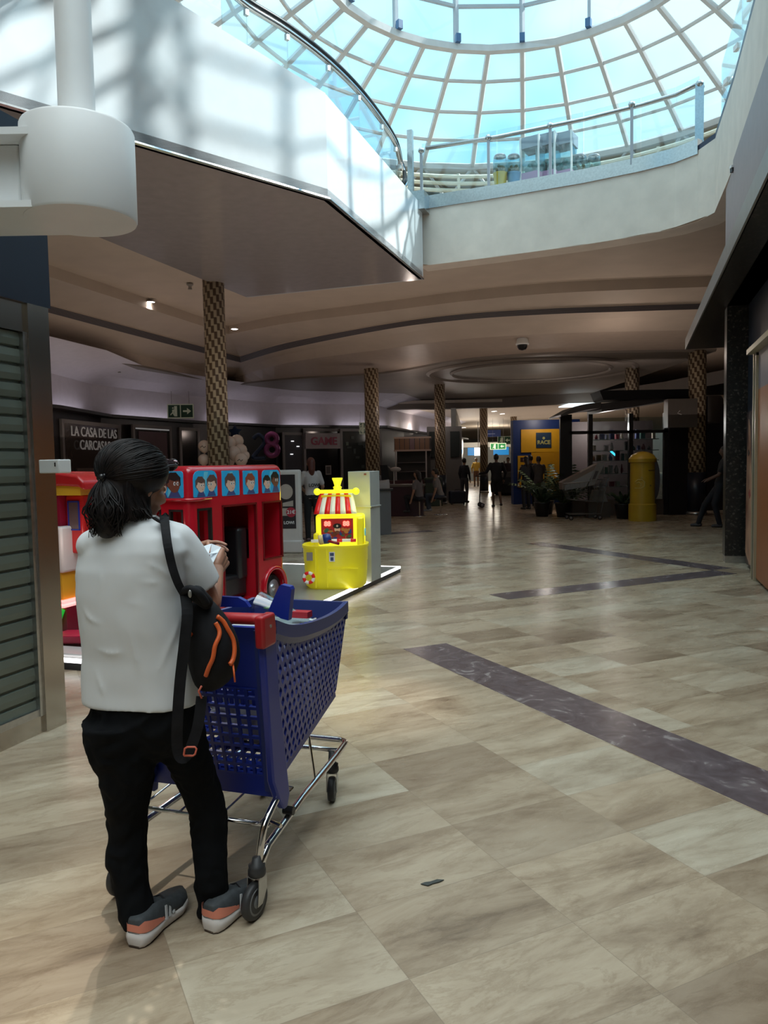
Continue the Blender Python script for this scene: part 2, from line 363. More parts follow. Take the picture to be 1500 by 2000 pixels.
# white cladding and soffit of the left walkway -------------------------
cl = MB(); E1 = Vector((-1.05, 10.85, 0))
nA = Vector((0.95, -0.31, 0))
path = [A, B, Cc, C2]
def clad(p, q, z0, z1a, z1b, n, th=0.06):
    d = (q - p).normalized(); nn = Vector((-d.y, d.x, 0)); out = MB()
    rs = []
    for i in range(n + 1):
        t = i / n; w = p.lerp(q, t); zz = z1a + (z1b - z1a) * t; rs.append([zed(w, z0), zed(w, zz), zed(w - nn * th, zz), zed(w - nn * th, z0)])
    return out.rings(rs)
struct('wall_walkway', clad(A, B, 5.0, 6.40, 6.36, 4), WHP)
struct('wall_diagonal', clad(B, Cc, 5.0, 6.37, 7.0, 4), WHP)
struct('wall_left', clad(Cc, C2, 5.0, 7.0, 7.6, 2), WHP)
# panel joints
for k, (p, q, t) in enumerate([(A, B, 0.985), (B, Cc, 0.985)]):
    w = p.lerp(q, t)
Dd = Vector((-2.79, 16.2, 0)); Ee = Vector((-4.28, 11.8, 0)); E2 = Vector((-7.2, 8.6, 0))
mb = MB(); mb.slab([zed(v, 5.0) for v in (A, B, Cc, C2, E2, Ee, Dd)], (0, 0, 0.14)); struct('ceiling_walkway', mb, SOF)
ed = MB(); ed.tube([zed(v, 5.0) + Vector((0.02, -0.03, 0)) for v in (A, B, Cc, C2)], 0.022, 6); struct('trim_10', ed, STEEL)
struct('wall_walkway_side', MB().slab([zed(A, 5.0), zed(Dd, 5.0), zed(Dd, 6.2), zed(A, 6.38)], (0.02, 0.05, 0)), WHP)

# ceiling of the ground floor: stepped cornices --------------------------
cols_px = [0, 1, 2, 3, 4, 5, 6, 7, 8, 9]
rows = {
 'a': (5.3, None),
}
def prow(z, pts): return [atz(x, y, z) for x, y in pts]
rb = prow(5.15, [(60, 522), (92, 532), (300, 600), (446, 648), (560, 626), (750, 602), (900, 583), (1070, 567), (1240, 559), (1400, 553)])
rc = prow(4.87, [(60, 588), (92, 596), (300, 652), (468, 697), (560, 670), (750, 634), (900, 614), (1070, 603), (1240, 597), (1400, 592)])
rc2 = prow(4.75, [(60, 601), (92, 610), (300, 665), (470, 708), (560, 682), (750, 644), (900, 625), (1070, 614), (1240, 608), (1400, 603)])
rl = prow(4.70, [(60, 608), (92, 618), (300, 673), (470, 716), (560, 692), (750, 656), (900, 637), (1070, 626), (1240, 620), (1400, 615)])
r4 = prow(4.52, [(60, 640), (92, 650), (300, 700), (450, 740), (560, 709), (750, 682), (900, 663), (1070, 652), (1240, 647), (1400, 644)])
rd = prow(4.30, [(60, 670), (92, 678), (300, 718), (452, 750), (560, 738), (750, 726), (900, 701), (1070, 688), (1240, 684), (1400, 682)])
def sm(r): l = catm(r[:4], 4)[:-1]; return l + catm(r[3:], 6)
rb, rc, rc2, rl, r4, rd = map(sm, (rb, rc, rc2, rl, r4, rd))
def up(r, dz, dy=0): return [p + Vector((0, dy, dz)) for p in r]
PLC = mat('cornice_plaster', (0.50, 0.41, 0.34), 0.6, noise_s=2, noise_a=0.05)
mb = MB(); mb.sheet([rb, up(rb, -0.07)]); mb.sheet([up(rb, -0.07), up(rc, 0.03)]); mb.sheet([up(rb, 0.15, 0.0), rb])
mb.sheet([up(rc, 0.03), rc]); mb.sheet([rc2, rl]); mb.sheet([rl, r4])
struct('ceiling_cornice', mb, PLC)
def slat_mat():
    m = bpy.data.materials.new('vent_slats'); m.use_nodes = True; n = m.node_tree; b = n.nodes['Principled BSDF']
    tc = nd(n, 'ShaderNodeTexCoord'); s = nd(n, 'ShaderNodeSeparateXYZ'); n.links.new(tc.outputs['Object'], s.inputs[0])
    f = math_n(n, 'FRACT', math_n(n, 'MULTIPLY', s.outputs[2], 42)); g = math_n(n, 'GREATER_THAN', f, 0.5)
    mx = nd(n, 'ShaderNodeMix', data_type='RGBA'); n.links.new(g, mx.inputs['Factor']); mx.inputs['A'].default_value = (0.05, 0.045, 0.05, 1); mx.inputs['B'].default_value = (0.17, 0.15, 0.16, 1)
    n.links.new(mx.outputs['Result'], b.inputs['Base Color']); b.inputs['Roughness'].default_value = 0.5; return m
mb = MB(); mb.sheet([rc, rc2]); tag(mb.build('ceiling_vent', slat_mat()), 'long dark slatted air vent running around the stepped cornice', 'vent')
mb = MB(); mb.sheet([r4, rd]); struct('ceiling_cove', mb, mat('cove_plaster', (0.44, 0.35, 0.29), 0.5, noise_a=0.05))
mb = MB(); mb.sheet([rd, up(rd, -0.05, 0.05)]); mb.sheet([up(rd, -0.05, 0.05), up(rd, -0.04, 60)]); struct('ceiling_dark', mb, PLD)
# flat plaster between the opening and the first step
def resample(pts, n):
    L_ = [0.0]
    for a, b in zip(pts[:-1], pts[1:]): L_.append(L_[-1] + (b - a).length)
    out = []
    for i in range(n):
        t = L_[-1] * i / (n - 1); k = 0
        while k < len(pts) - 2 and L_[k + 1] < t: k += 1
        out.append(pts[k].lerp(pts[k + 1], min(1, max(0, (t - L_[k]) / max(1e-6, L_[k + 1] - L_[k])))))
    return out
EE3 = Vector((-9.5, 6.2, 0))
inn = resample([EE3, E2, Ee, Dd], 12)[:-1] + resample([Dd, A] + FR[:7] + [Vector((9.5, 11.8, 0))], 24)
out_ = resample([zed(Vector((-9.6, 11.0, 0)), 0)] + [zed(p, 0) for p in rb[:13]], 12)[:-1] + resample([zed(p, 0) for p in rb[12:]], 24)
mb = MB(); mb.sheet([[zed(p, 5.31) for p in inn], [zed(p, 5.30) for p in out_]])
struct('ceiling_front', mb, PL)
# round coffer in the dark ceiling
cc = atz(1035, 726, 4.24); mb = MB()
for r_, w_ in ((3.1, 0.10), (2.4, 0.06)):
    ring = []
    for k in range(48):
        t = 2 * PI * k / 48; d = Vector((math.cos(t), math.sin(t), 0)); ring.append([cc + d * (r_ - w_), cc + d * r_ + Vector((0, 0, -0.05)), cc + d * (r_ + w_)])
    mb.rings(ring, closed=False, loop=True)
struct('trim_11', mb, PLD)
# bulkhead and the lower lit ceiling behind
mb = MB(); eb = [atz(430, 790, 3.85), atz(660, 800, 3.85), atz(850, 799, 3.85), atz(985, 795, 3.85), atz(1170, 785, 3.85), atz(1300, 768, 3.85), atz(1415, 748, 3.85)]
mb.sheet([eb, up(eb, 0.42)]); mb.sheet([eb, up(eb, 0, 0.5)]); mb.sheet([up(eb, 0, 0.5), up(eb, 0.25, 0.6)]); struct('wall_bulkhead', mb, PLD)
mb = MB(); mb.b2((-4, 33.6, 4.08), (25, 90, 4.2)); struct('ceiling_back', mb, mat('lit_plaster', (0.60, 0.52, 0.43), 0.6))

# dome ---------------------------------------------------------------
d_ = ray(1021, 225); d_.z = 0; d_.normalize(); DC = d_ * 12.9; phi0 = math.atan2(d_.y, d_.x)
win = thing('window_1', '', ''); del win['label']; del win['category']; win['kind'] = 'structure'; win.location = (DC.x, DC.y, 8.5)
FRM = mat('pale_frame', (0.62, 0.60, 0.60), 0.45); GA = mat('grey_frame', (0.40, 0.42, 0.46), 0.45)
R0, Z0, R1, Z1 = 6.1, 0.0, 3.42, 1.33; NR = 32
def dp(k, r, z, n=NR): t = phi0 + 2 * PI * k / n; return Vector((r * math.cos(t), r * math.sin(t), z))
lv = [(R0, Z0), (5.47, 0.36), (4.82, 0.70), (4.13, 1.03), (R1, Z1)]
for k in range(NR):
    MB().tube([dp(k, r, z) for r, z in lv], 0.062, 5).build('rib', FRM, win)
for k in range(0, NR, 2):
    MB().tube([dp(k, R1, Z1), dp(k, R1, Z1 + 3.4)], 0.060, 5).build('mullion', GA, win)
for i, (r, z) in enumerate(lv):
    w = 0.10 if i in (0, 4) else 0.040
    MB().tube([dp(k, r, z) for k in range(NR)], w, 5, loop=True).build('ring_beam' if i in (0, 4) else 'glazing_bar', FRM, win)
for z in (0.80, 1.62, 2.45, 3.4):
    MB().tube([dp(k, R1, Z1 + z) for k in range(0, NR, 2)], 0.045, 5, loop=True).build('glazing_bar', GA, win)
for k in range(0, NR, 2):
    MB().box(dp(k, R1 - 0.12, Z1 + 0.12), (0.10, 0.10, 0.16), phi0 + 2 * PI * k / NR).build('bracket', mat('blue_bracket', (0.05, 0.12, 0.25), 0.4), win)
g = MB(); g.rings([[dp(k, r, z) for k in range(NR)] for r, z in lv], cap0=False, cap1=False); g.build('pane', GLD, win)
g = MB(); g.rings([[dp(k, R1 + 0.01, z) for k in range(0, NR, 2)] for z in (Z1, Z1 + 3.4)], cap0=False, cap1=False); g.build('pane', GLD, win)
g = MB()
for k in range(0, NR, 2):
    a, b = dp(k, R1, Z1 + 3.4), dp(k + 2, R1, Z1 + 3.4); g.poly([a, b, Vector((0, 0, Z1 + 4.3))])
    MB().tube([a, Vector((0, 0, Z1 + 4.3))], 0.05, 5).build('roof_bar', GA, win)
g.build('pane', GLD, win)
st = MB()
for k in range(0, NR):
    st.tube([dp(k, R0, 0), dp(k + 0.5, R0 + 0.1, -0.75)], 0.04, 5); st.tube([dp(k, R0, 0), dp(k - 0.5, R0 + 0.1, -0.75)], 0.04, 5)
st.build('strut', FRM, win)
# roof around the dome, open over the near part of the hall
mb = MB(); n_ = 64; rr_ = [6.25, 7, 8, 9, 10, 11, 12, 13, 14, 15, 16, 17, 18, 19, 20, 24, 70]
for i in range(len(rr_) - 1):
    for k in range(n_):
        t0, t1 = 2 * PI * k / n_, 2 * PI * (k + 1) / n_
        ps = [DC + Vector((r * math.cos(t), r * math.sin(t), 8.62)) for r, t in ((rr_[i], t0), (rr_[i + 1], t0), (rr_[i + 1], t1), (rr_[i], t1))]
        c = sum(ps, Vector()) / 4
        if -3.6 < c.x < 3.4 and -7.5 < c.y < 5.6: continue
        mb.poly(ps)
struct('ceiling_roof', mb, mat('roof_cream', (0.62, 0.56, 0.44), 0.6))
mb = MB()
for k in range(NR): pass
mb.rings([[DC + Vector((r * math.cos(2 * PI * k / 48), r * math.sin(2 * PI * k / 48), z)) for k in range(48)] for r, z in ((7.5, 6.2), (7.5, 8.18), (7.7, 8.18))], cap0=False, cap1=False)
struct('wall_roof', mb, mat('grey_roof_wall', (0.16, 0.16, 0.165), 0.7))
rt = thing('curved_railing', 'cream curved pipe railing under the glass dome on the upper floor', 'railing', (DC.x, DC.y, 7.0))
CRM = mat('cream_paint', (0.78, 0.72, 0.58), 0.45)
for z in (0.84, 1.0, 1.16): MB().tube([Vector((5.75 * math.cos(phi0 + a), 5.75 * math.sin(phi0 + a), z)) for a in [R(-75 + 5 * i) for i in range(31)]], 0.045, 6).build('rail', CRM, rt)
for i in range(0, 31, 3):
    a = phi0 + R(-75 + 5 * i); MB().tube([Vector((5.75 * math.cos(a), 5.75 * math.sin(a), -0.8)), Vector((5.75 * math.cos(a), 5.75 * math.sin(a), 1.22))], 0.04, 6).build('post', CRM, rt)

# walls of the shell that close the building -------------------------------
mb = MB(); mb.b2((-30, 88, 0), (30, 88.3, 9)); struct('wall_back', mb, mat('far_wall', (0.45, 0.42, 0.38), 0.6))
mb = MB(); mb.b2((-30.3, -8, 0), (-30, 88, 9)); struct('wall_far_left', mb, PLD)
mb = MB(); mb.b2((30, -8, 0), (30.3, 88, 9)); struct('wall_far_right', mb, PLD)
mb = MB(); mb.b2((-30, -8.3, 0), (30, -8, 9)); struct('wall_rear', mb, PLF)
# ================================================================== FITTINGS OF THE HALL
def lamp(name, kind, loc, energy, color=(1, 0.86, 0.7), size=0.3, rot=None, sy=None, spread=None):
    d = bpy.data.lights.new(name, kind); d.energy = energy; d.color = color
    if kind == 'AREA':
        d.size = size
        if sy: d.shape = 'RECTANGLE'; d.size_y = sy
        if spread: d.spread = R(spread)
    else: d.shadow_soft_size = size
    if kind == 'POINT': d.specular_factor = 0.15
    if kind == 'SPOT': d.spot_size = R(spread or 70); d.spot_blend = 0.8
    o = bpy.data.objects.new(name, d); C.objects.link(o); o.location = loc
    if rot: o.rotation_euler = rot
    return o
# glass railing on the front edge --------------------------------------------
rl_ = thing('glass_railing', 'glass balustrade with steel handrail on the beige front edge of the atrium', 'railing', (0, 0, 0))
gp = [p + (cen - p).normalized() * -0.10 for p in FR[:6]]; gp[0] = Vector((0.84, 15.2, 0))
hp = [Vector((0.93, 15.1, 7.5))] + [zed(p, 7.5) for p in gp[1:]] + [Vector((5.3, 12.9, 7.52))]
MB().tube(hp, 0.04, 8).build('handrail', STEEL, rl_, smooth=True)
for a, b in zip(gp[:-1], gp[1:]):
    d = b - a; MB().slab([zed(a + d * .01, 6.55), zed(b - d * .01, 6.55), zed(b - d * .01, 7.62), zed(a + d * .01, 7.62)], (0.0, 0.015, 0)).build('glass_panel', GL, rl_)
for t in (0.0, 0.28, 0.52, 0.80, 1.0):
    L_ = [gp[0].lerp(gp[2], min(t * 1.55, 1)) if t * 1.55 <= 1 else gp[2].lerp(gp[5], (t * 1.55 - 1) / 0.55)][0]
    w = 0.05 if t < 0.99 else 0.13
    MB().box(zed(L_, 7.0), (w, 0.04, 1.0), UA).build('post', STEEL if t > .9 else GA, rl_)
    MB().ell(zed(L_, 7.5), (0.06, 0.06, 0.06), 8, 6).build('clamp', STEEL, rl_, smooth=True)
MB().box((0.62, 14.9, 7.0), (0.10, 0.10, 1.5), UA).build('post', STEEL, rl_)
# right side glass
r2 = thing('glass_balustrade', 'glass balustrade along the right edge of the atrium opening', 'railing', (0, 0, 0))
rg = [zed(p, 0) for p in (FR[6], FR[7], FR[8], FR[9])]
for a, b in zip(rg[:-1], rg[1:]):
    o_ = Vector((0.08, -0.02, 0)); MB().slab([zed(a + o_, 6.5), zed(b + o_, 6.5), zed(b + o_, 7.5), zed(a + o_, 7.5)], (0.015, 0, 0)).build('glass_panel', GL, r2)
    for t in (0.3, 0.8):
        q = a.lerp(b, t) + o_; MB().box(zed(q, 7.0), (0.05, 0.12, 0.07)).build('clamp', WHITE, r2)
# moving handrail above the white walkway
es = thing('escalator_railing', 'curved black escalator handrail with glass panels above the white cladding', 'railing', (0, 0, 0))
hr_px = [(430, -45), (480, 0), (560, 50), (640, 112), (700, 172), (745, 230), (772, 275), (781, 310)]
hpts = catm([atz(x, y, 7.4) for x, y in hr_px], 5)
end = hpts[-1]; tail = [end + Vector((0.08, 0.10, -0.15)), end + Vector((0.10, 0.0, -0.40)), end + Vector((0.02, -0.30, -0.62))]
MB().tube(hpts + tail, 0.055, 8, up=(0, 0, 1), flat=0.7).build('handrail', BLACK, es, smooth=True)
MB().tube([p + Vector((0.01, -0.01, -0.075)) for p in hpts + tail], 0.045, 8, up=(0, 0, 1), flat=0.8).build('rail_profile', CHROME, es, smooth=True)
k_ = 0
for i in range(0, len(hpts) - 5, 5):
    a, b = hpts[i], hpts[i + 5]
    MB().slab([zed(a, 6.2), zed(a.lerp(b, .985), 6.2), zed(a.lerp(b, .985), 7.33), zed(a, 7.33)], (0.012, -0.012, 0)).build('glass_panel', GL, es)
    MB().box(zed(b, 7.25), (0.05, 0.05, 0.08), 0.8).build('clamp', STEEL, es)

# vending machines on the upper floor
def vend(px, w, hgt, top, lab):
    t = thing('toy_vending_machine', lab, 'vending machine', zed(atz(px, 345, 6.75), 6.6) + Vector((0.12, 0.35, 0)), UA - 0.25, 'toy vending machines behind the glass rail')
    MB().b2((-w / 2, 0, 0), (w / 2, 0.4, hgt * .36)).build('cabinet', mat('purple_panel', (0.42, 0.25, 0.42), 0.4), t)
    m_ = MB().b2((-w / 2 + .02, 0.02, hgt * .36), (w / 2 - .02, 0.38, hgt * .80)); m_.build('display_window', glass('tinted_case', (0.55, 0.75, 0.78), 0.2), t)
    m_ = MB()
    for i in range(16): m_.ell((random.uniform(-w / 2 + .08, w / 2 - .08), random.uniform(.08, .3), hgt * .36 + random.uniform(.04, .20)), (.055,) * 3, 8, 6)
    m_.build('capsules', mat('teal_capsule', (0.05, 0.28, 0.26), 0.35), t, smooth=True, kind='stuff')
    MB().b2((-w / 2, 0, hgt * .80), (w / 2, 0.4, hgt)).build('header', mat('grey_header', (0.25, 0.30, 0.36), 0.4), t)
    fr = MB()
    for x in (-w / 2, w / 2): fr.b2((x - .015, -.02, 0), (x + .015, .01, hgt))
    fr.build('frame', WHITE, t)
vend(1029, .36, 1.02, 0, 'toy vending machine left of three behind the front glass rail')
vend(1061, .36, 1.08, 0, 'toy vending machine in the middle of three behind the front glass rail')
vend(1094, .36, 1.10, 0, 'toy vending machine right of three behind the front glass rail')
for px, col, lab in ((970, (0.55, 0.42, 0.05), 'small multicoloured gumball machine leftmost behind the glass rail'), (997, (0.08, 0.25, 0.45), 'small blue gumball machine beside the toy vending machines'),
                     (1130, (0.30, 0.25, 0.35), 'small grey gumball machine just right of the toy vending machines'), (1157, (0.32, 0.30, 0.40), 'grey gumball machine rightmost behind the glass rail')):
    t = thing('gumball_machine', lab, 'vending machine', zed(atz(px, 350, 6.75), 6.6) + Vector((0.12, 0.35, 0)), 0, 'gumball machines behind the glass rail')
    MB().lathe([(.12, 0), (.13, .05), (.10, .12), (.13, .36), (.14, .38)], n=14).build('stand', mat('gum_' + lab[6:12], col, 0.4), t, smooth=True)
    MB().lathe([(.12, .38), (.135, .5), (.13, .62), (.12, .68)], n=14).build('globe', glass('tinted_case'), t, smooth=True)
    MB().lathe([(.12, .68), (.10, .72), (.03, .74)], n=14).build('lid', GA, t, smooth=True)
    g_ = MB()
    for i in range(12): g_.ell((random.uniform(-.08, .08), random.uniform(-.08, .08), random.uniform(.42, .52)), (.035,) * 3, 6, 4)
    g_.build('gumballs', mat('gum_mix', (0.45, 0.30, 0.15), 0.4), t, smooth=True, kind='stuff')

# columns -------------------------------------------------------------
def column_mat():
    m = bpy.data.materials.new('column_mosaic'); m.use_nodes = True; n = m.node_tree; b = n.nodes['Principled BSDF']; L = n.links.new
    tc = nd(n, 'ShaderNodeTexCoord'); s = nd(n, 'ShaderNodeSeparateXYZ'); L(tc.outputs['Object'], s.inputs[0])
    an = math_n(n, 'MULTIPLY', math_n(n, 'ADD', math_n(n, 'ARCTAN2', s.outputs[1], s.outputs[0]), PI), 22 / (2 * PI))
    ce = math_n(n, 'FLOOR', an); v = math_n(n, 'ADD', math_n(n, 'DIVIDE', s.outputs[2], 0.27), math_n(n, 'MULTIPLY', ce, 0.41))
    f = math_n(n, 'FRACT', v); g = math_n(n, 'LESS_THAN', f, 0.5)
    fa_ = math_n(n, 'FRACT', an); gap = math_n(n, 'MAXIMUM', math_n(n, 'LESS_THAN', fa_, 0.12), math_n(n, 'GREATER_THAN', fa_, 0.97))
    mx = nd(n, 'ShaderNodeMix', data_type='RGBA'); L(g, mx.inputs['Factor']); mx.inputs['A'].default_value = (0.52, 0.42, 0.29, 1); mx.inputs['B'].default_value = (0.115, 0.072, 0.045, 1)
    m2 = nd(n, 'ShaderNodeMix', data_type='RGBA'); L(math_n(n, 'MULTIPLY', gap, .5), m2.inputs['Factor']); L(mx.outputs['Result'], m2.inputs['A']); m2.inputs['B'].default_value = (0.30, 0.22, 0.15, 1)
    L(m2.outputs['Result'], b.inputs['Base Color']); b.inputs['Roughness'].default_value = 0.35; return m
CMT = column_mat(); DKB = mat('dark_blue_base', (0.018, 0.022, 0.035), 0.3)
def column(loc, r, top, base, lab):
    t = thing('mosaic_column', lab, 'column', loc, 0, 'brown and cream mosaic columns')
    MB().lathe([(r, base), (r, top)], n=32).build('shaft', CMT, t, smooth=True)
    if base > 0.05:
        MB().lathe([(r * 1.06, 0.10), (r * 1.06, base)], n=28).build('base', DKB, t, smooth=True)
        MB().lathe([(r * 1.2, 0), (r * 1.2, 0.05), (r * 1.06, .10)], n=28).build('foot_ring', STEEL, t, smooth=True)
    return t
column((-3.20, 15.0, 0), .205, 5.3, 1.0, 'patterned column rising behind the red double decker ride with balloons round it')
column((-0.30, 22.6, 0), .21, 4.26, 1.15, 'patterned column standing behind the grey cabinet by the pirate ship')
column((2.05, 27.5, 0), .19, 4.26, 1.05, 'patterned column with a blue base beside the green bin')
column((4.85, 37.0, 0), .19, 3.95+.15, 1.0, 'distant patterned column left of the person with the scooter')
column((7.65, 45.0, 0), .19, 4.1, 1.0, 'farthest patterned column at the edge of the blue and yellow stand')
column((8.27, 20.3, 0), .225, 4.28, 1.12, 'patterned column on the right beside the yellow post box')
column((7.6, 23.5, 0), .21, 4.27, 1.0, 'patterned column half hidden behind the dark kiosk roof')

# left shop: steel frame, roller shutter, dark panel -----------------------
K = Vector((-1.90, 4.46, 0)); W1 = K - U * 6.0
SG = mat('shutter_green', (0.16, 0.185, 0.155), 0.38, 0.35, noise_s=2, noise_a=0.12)
sh = thing('roller_shutter', 'closed grey green roller shutter of the shop on the left', 'shutter', tuple(K), UA)
sl = MB()
for i in range(24):
    z0 = 0.11 + i * 0.094
    prof = [(-.058, z0), (-.042, z0 + .006), (-.038, z0 + .04), (-.042, z0 + .078), (-.056, z0 + .083), (-.058, z0 + .094)]
    sl.rings([[(x, y, z) for x, z in prof] for y in (-3.6, -0.19)], cap0=False, cap1=False, closed=False)
sl.build('slats', SG, sh)
MB().b2((-.08, -3.6, 0.10), (-.02, -.16, .14)).build('bottom_rail', STEEL, sh)
STF = mat('stainless_sheet', (0.52, 0.49, 0.45), 0.22, 1.0, noise_s=1.5, noise_a=0.1)
fr = thing('shop_door_frame', 'stainless steel frame around the roller shutter', 'frame', tuple(K), UA)
MB().b2((-.30, -.16, 0), (-.0, 0.0, 2.42)).build('corner_post', STF, fr)
MB().b2((-.09, -.19, .10), (-.012, -.16, 2.26)).build('guide', STEEL, fr)
MB().b2((-.30, -3.6, 2.26), (-.02, -.16, 2.42)).build('lintel', STF, fr)
MB().b2((-.23, -3.6, 0), (-.02, -.16, .10)).build('sill', STF, fr)
NAVY = mat('navy_panel', (0.018, 0.024, 0.038), 0.35)
struct('wall_shop_left', MB().b2((-4, -3.8, 2.42), (0.0, 0.02, 3.40)), NAVY, loc=K, rz=UA)
struct('wall_shop_side', MB().b2((-4, -.05, 0), (-.31, 0.0, 2.41)), NAVY, loc=K, rz=UA)
jb = thing('junction_box', 'small white box fixed high on the steel shop frame', 'box', tuple(aty(100, 911, 4.25)), UA)
bev(MB().box((0, 0.03, 0), (.135, .10, .075)).build('casing', WHITE, jb), .006)
MB().box((.045, -.022, 0.01), (.006, .004, .022)).build('keyhole', BLACK, jb)

# white drum with pole and arm ----------------------------------------------
dr = thing('white_drum_bracket', 'white cylindrical drum hanging on a white pole at upper left', 'bracket', (-1.325, 3.5, 2.60))
o = MB().lathe([(.235, 0), (.24, .01), (.24, .385), (.235, .395)], n=48).build('drum', WHITE, dr); auto(o)
o = MB().lathe([(.10, .395), (.10, .42), (.078, .44), (.072, 2.6)], n=32).build('pole', WHITE, dr); auto(o)
o = MB().b2((-1.2, -.10, 0.031), (-.22, .10, .299)).build('arm', WHITE, dr); bev(o, .01)
MB().b2((-1.2, -.20, .30), (-.13, .20, .33)).build('arm_flange', WHITE, dr); MB().b2((-1.2, -.20, 0.002), (-.13, .20, .03)).build('arm_flange', WHITE, dr)

# right shop: granite pillar, canopy, framed poster -------------------------------
def granite():
    m = bpy.data.materials.new('black_granite'); m.use_nodes = True; n = m.node_tree; b = n.nodes['Principled BSDF']; L = n.links.new
    tc = nd(n, 'ShaderNodeTexCoord'); v = nd(n, 'ShaderNodeTexVoronoi'); v.inputs['Scale'].default_value = 45; L(tc.outputs['Object'], v.inputs['Vector'])
    r = nd(n, 'ShaderNodeValToRGB'); e = r.color_ramp.elements; e[0].position = 0.0; e[0].color = (0.012, 0.011, 0.011, 1); e[1].position = 1; e[1].color = (0.10, 0.09, 0.08, 1); x = e.new(.78); x.color = (0.022, 0.02, 0.019, 1); x = e.new(.9); x.color = (0.05, 0.042, 0.038, 1)
    s = nd(n, 'ShaderNodeSeparateXYZ'); L(v.outputs['Color'], s.inputs[0]); L(s.outputs[0], r.inputs['Fac']); L(r.outputs[0], b.inputs['Base Color']); b.inputs['Roughness'].default_value = 0.3; return m
GR = granite()
Pq = Vector((4.93, 11.15, 0)); PO = Pq
struct('wall_right_pillar', MB().b2((0, -.30, .10), (.40, 0, 3.60)), GR, loc=Pq, rz=UA)
struct('baseboard_right', MB().b2((.005, -.295, 0), (.39, -.005, .10)), STEEL, loc=Pq, rz=UA)
struct('wall_right_upper', MB().b2((.0, -12, 3.6), (.4, 0.0, 5.4)), mat('upper_mauve', (0.34, 0.29, 0.30), .5), loc=Pq, rz=UA)
struct('wall_right_return', MB().b2((1.3, 3.0, 0), (5, 3.2, 4.3)), mat('dark_shop_wall', (0.02, 0.018, 0.018), 0.4), loc=Pq, rz=UA)
# canopy (soffit at 3.6)
ce0 = Vector((5.93, 15.09, 0)); ce1 = ce0 - U * 17
mb = MB(); mb.slab([zed(ce0, 3.6), zed(ce1, 3.6), zed(ce1 + V * 3.2, 3.6), zed(ce0 + V * 1.6, 3.6)], (0, 0, .08)); struct('ceiling_canopy', mb, GR)
mb = MB(); mb.slab([zed(ce0, 3.6) - V * .02, zed(ce1, 3.6) - V * .02, zed(ce1, 3.80) - V * .02, zed(ce0, 3.80) - V * .02], V * 0.03); struct('trim_12', mb, mat('canopy_edge', (0.36, 0.36, 0.36), 0.4, 0.6))
mb = MB(); mb.slab([zed(ce0, 3.68), zed(ce1, 3.68), zed(ce1 + V * 3, 3.78), zed(ce0 + V * 1.6, 3.78)], (0, 0, .1)); struct('trim_13', mb, NAVY)
# storefront behind the pillar
S0_ = Vector((4.99, 10.78, 0))
pd = Vector((4.11 - 4.86, 8.17 - 10.9, 0)).normalized()
struct('wall_right_shop', MB().slab([zed(S0_ + V * .10, 0), zed(S0_ - U * 10 + V * .10, 0), zed(S0_ - U * 10 + V * .10, 3.6), zed(S0_ + V * .10, 3.6)], V * .1), NAVY)
po = thing('advert_poster', 'tall framed poster of a peach toned face beside the dark granite pillar', 'poster', tuple(S0_), UA)
def bands():
    m = bpy.data.materials.new('peach_portrait'); m.use_nodes = True; n = m.node_tree; b = n.nodes['Principled BSDF']; L = n.links.new
    tc = nd(n, 'ShaderNodeTexCoord'); ns = nd(n, 'ShaderNodeTexNoise'); ns.inputs['Scale'].default_value = 1.6; ns.inputs['Detail'].default_value = 3; L(tc.outputs['Object'], ns.inputs['Vector'])
    r = nd(n, 'ShaderNodeValToRGB'); e = r.color_ramp.elements; e[0].position = .35; e[0].color = (0.20, 0.07, 0.04, 1); e[1].position = .6; e[1].color = (0.72, 0.42, 0.27, 1); L(ns.outputs['Fac'], r.inputs['Fac']); L(r.outputs[0], b.inputs['Base Color']); b.inputs['Roughness'].default_value = .3; return m
pw = 1.0
o = MB().b2((.055, -1.40, .05), (.07, -.30, 2.1)).build('backing', mat('poster_dark', (0.05, 0.03, 0.03), .4), po)
face_ = [(-.34, .2), (-.34, .9), (-.40, 1.5), (-.52, 2.0), (-.70, 1.85), (-.85, 1.4), (-.92, 1.0), (-1.05, .75), (-1.15, .5), (-1.3, .1), (-.7, .08)]
o = MB().slab([(.052, y, z) for y, z in face_], (-.004, 0, 0)).build('portrait', bands(), po)
hair_ = [(-.88, 1.2), (-.70, 1.9), (-.75, 2.08), (-1.36, 2.08), (-1.36, .5), (-1.1, .8)]
MB().slab([(.050, y, z) for y, z in hair_], (-.004, 0, 0)).build('dark_hair_area', mat('poster_hair', (0.03, 0.018, 0.015), .5), po)
MB().slab([(.046, y, z) for y, z in [(-.50, 1.55), (-.56, 1.60), (-.66, 1.55), (-.56, 1.51)]], (-.003, 0, 0)).build('printed_eye', BLACK, po)
MB().slab([(.046, y, z) for y, z in [(-.60, 1.02), (-.72, 1.08), (-.80, 1.0), (-.7, .95)]], (-.003, 0, 0)).build('printed_lips', mat('lips', (0.4, 0.09, 0.07), .4), po)
GOLD = mat('pale_gold', (0.55, 0.50, 0.36), .35, .5)
df = thing('shop_door_surround', 'pale gold and black door frame at the far right edge', 'frame', tuple(S0_), UA)
MB().b2((-.03, -1.50, 0), (.03, -1.44, 2.74)).build('gold_strip', GOLD, df)
MB().b2((-.02, -1.62, 0), (.03, -1.50, 2.74)).build('black_strip', BLACK, df)
MB().b2((-.03, -1.68, 0), (.03, -1.62, 2.70)).build('gold_strip', GOLD, df)
MB().b2((.0, -4.5, 0.04), (.05, -1.68, 2.3)).build('orange_panel', mat('orange_wood', (0.36, 0.12, 0.04), .4), df)
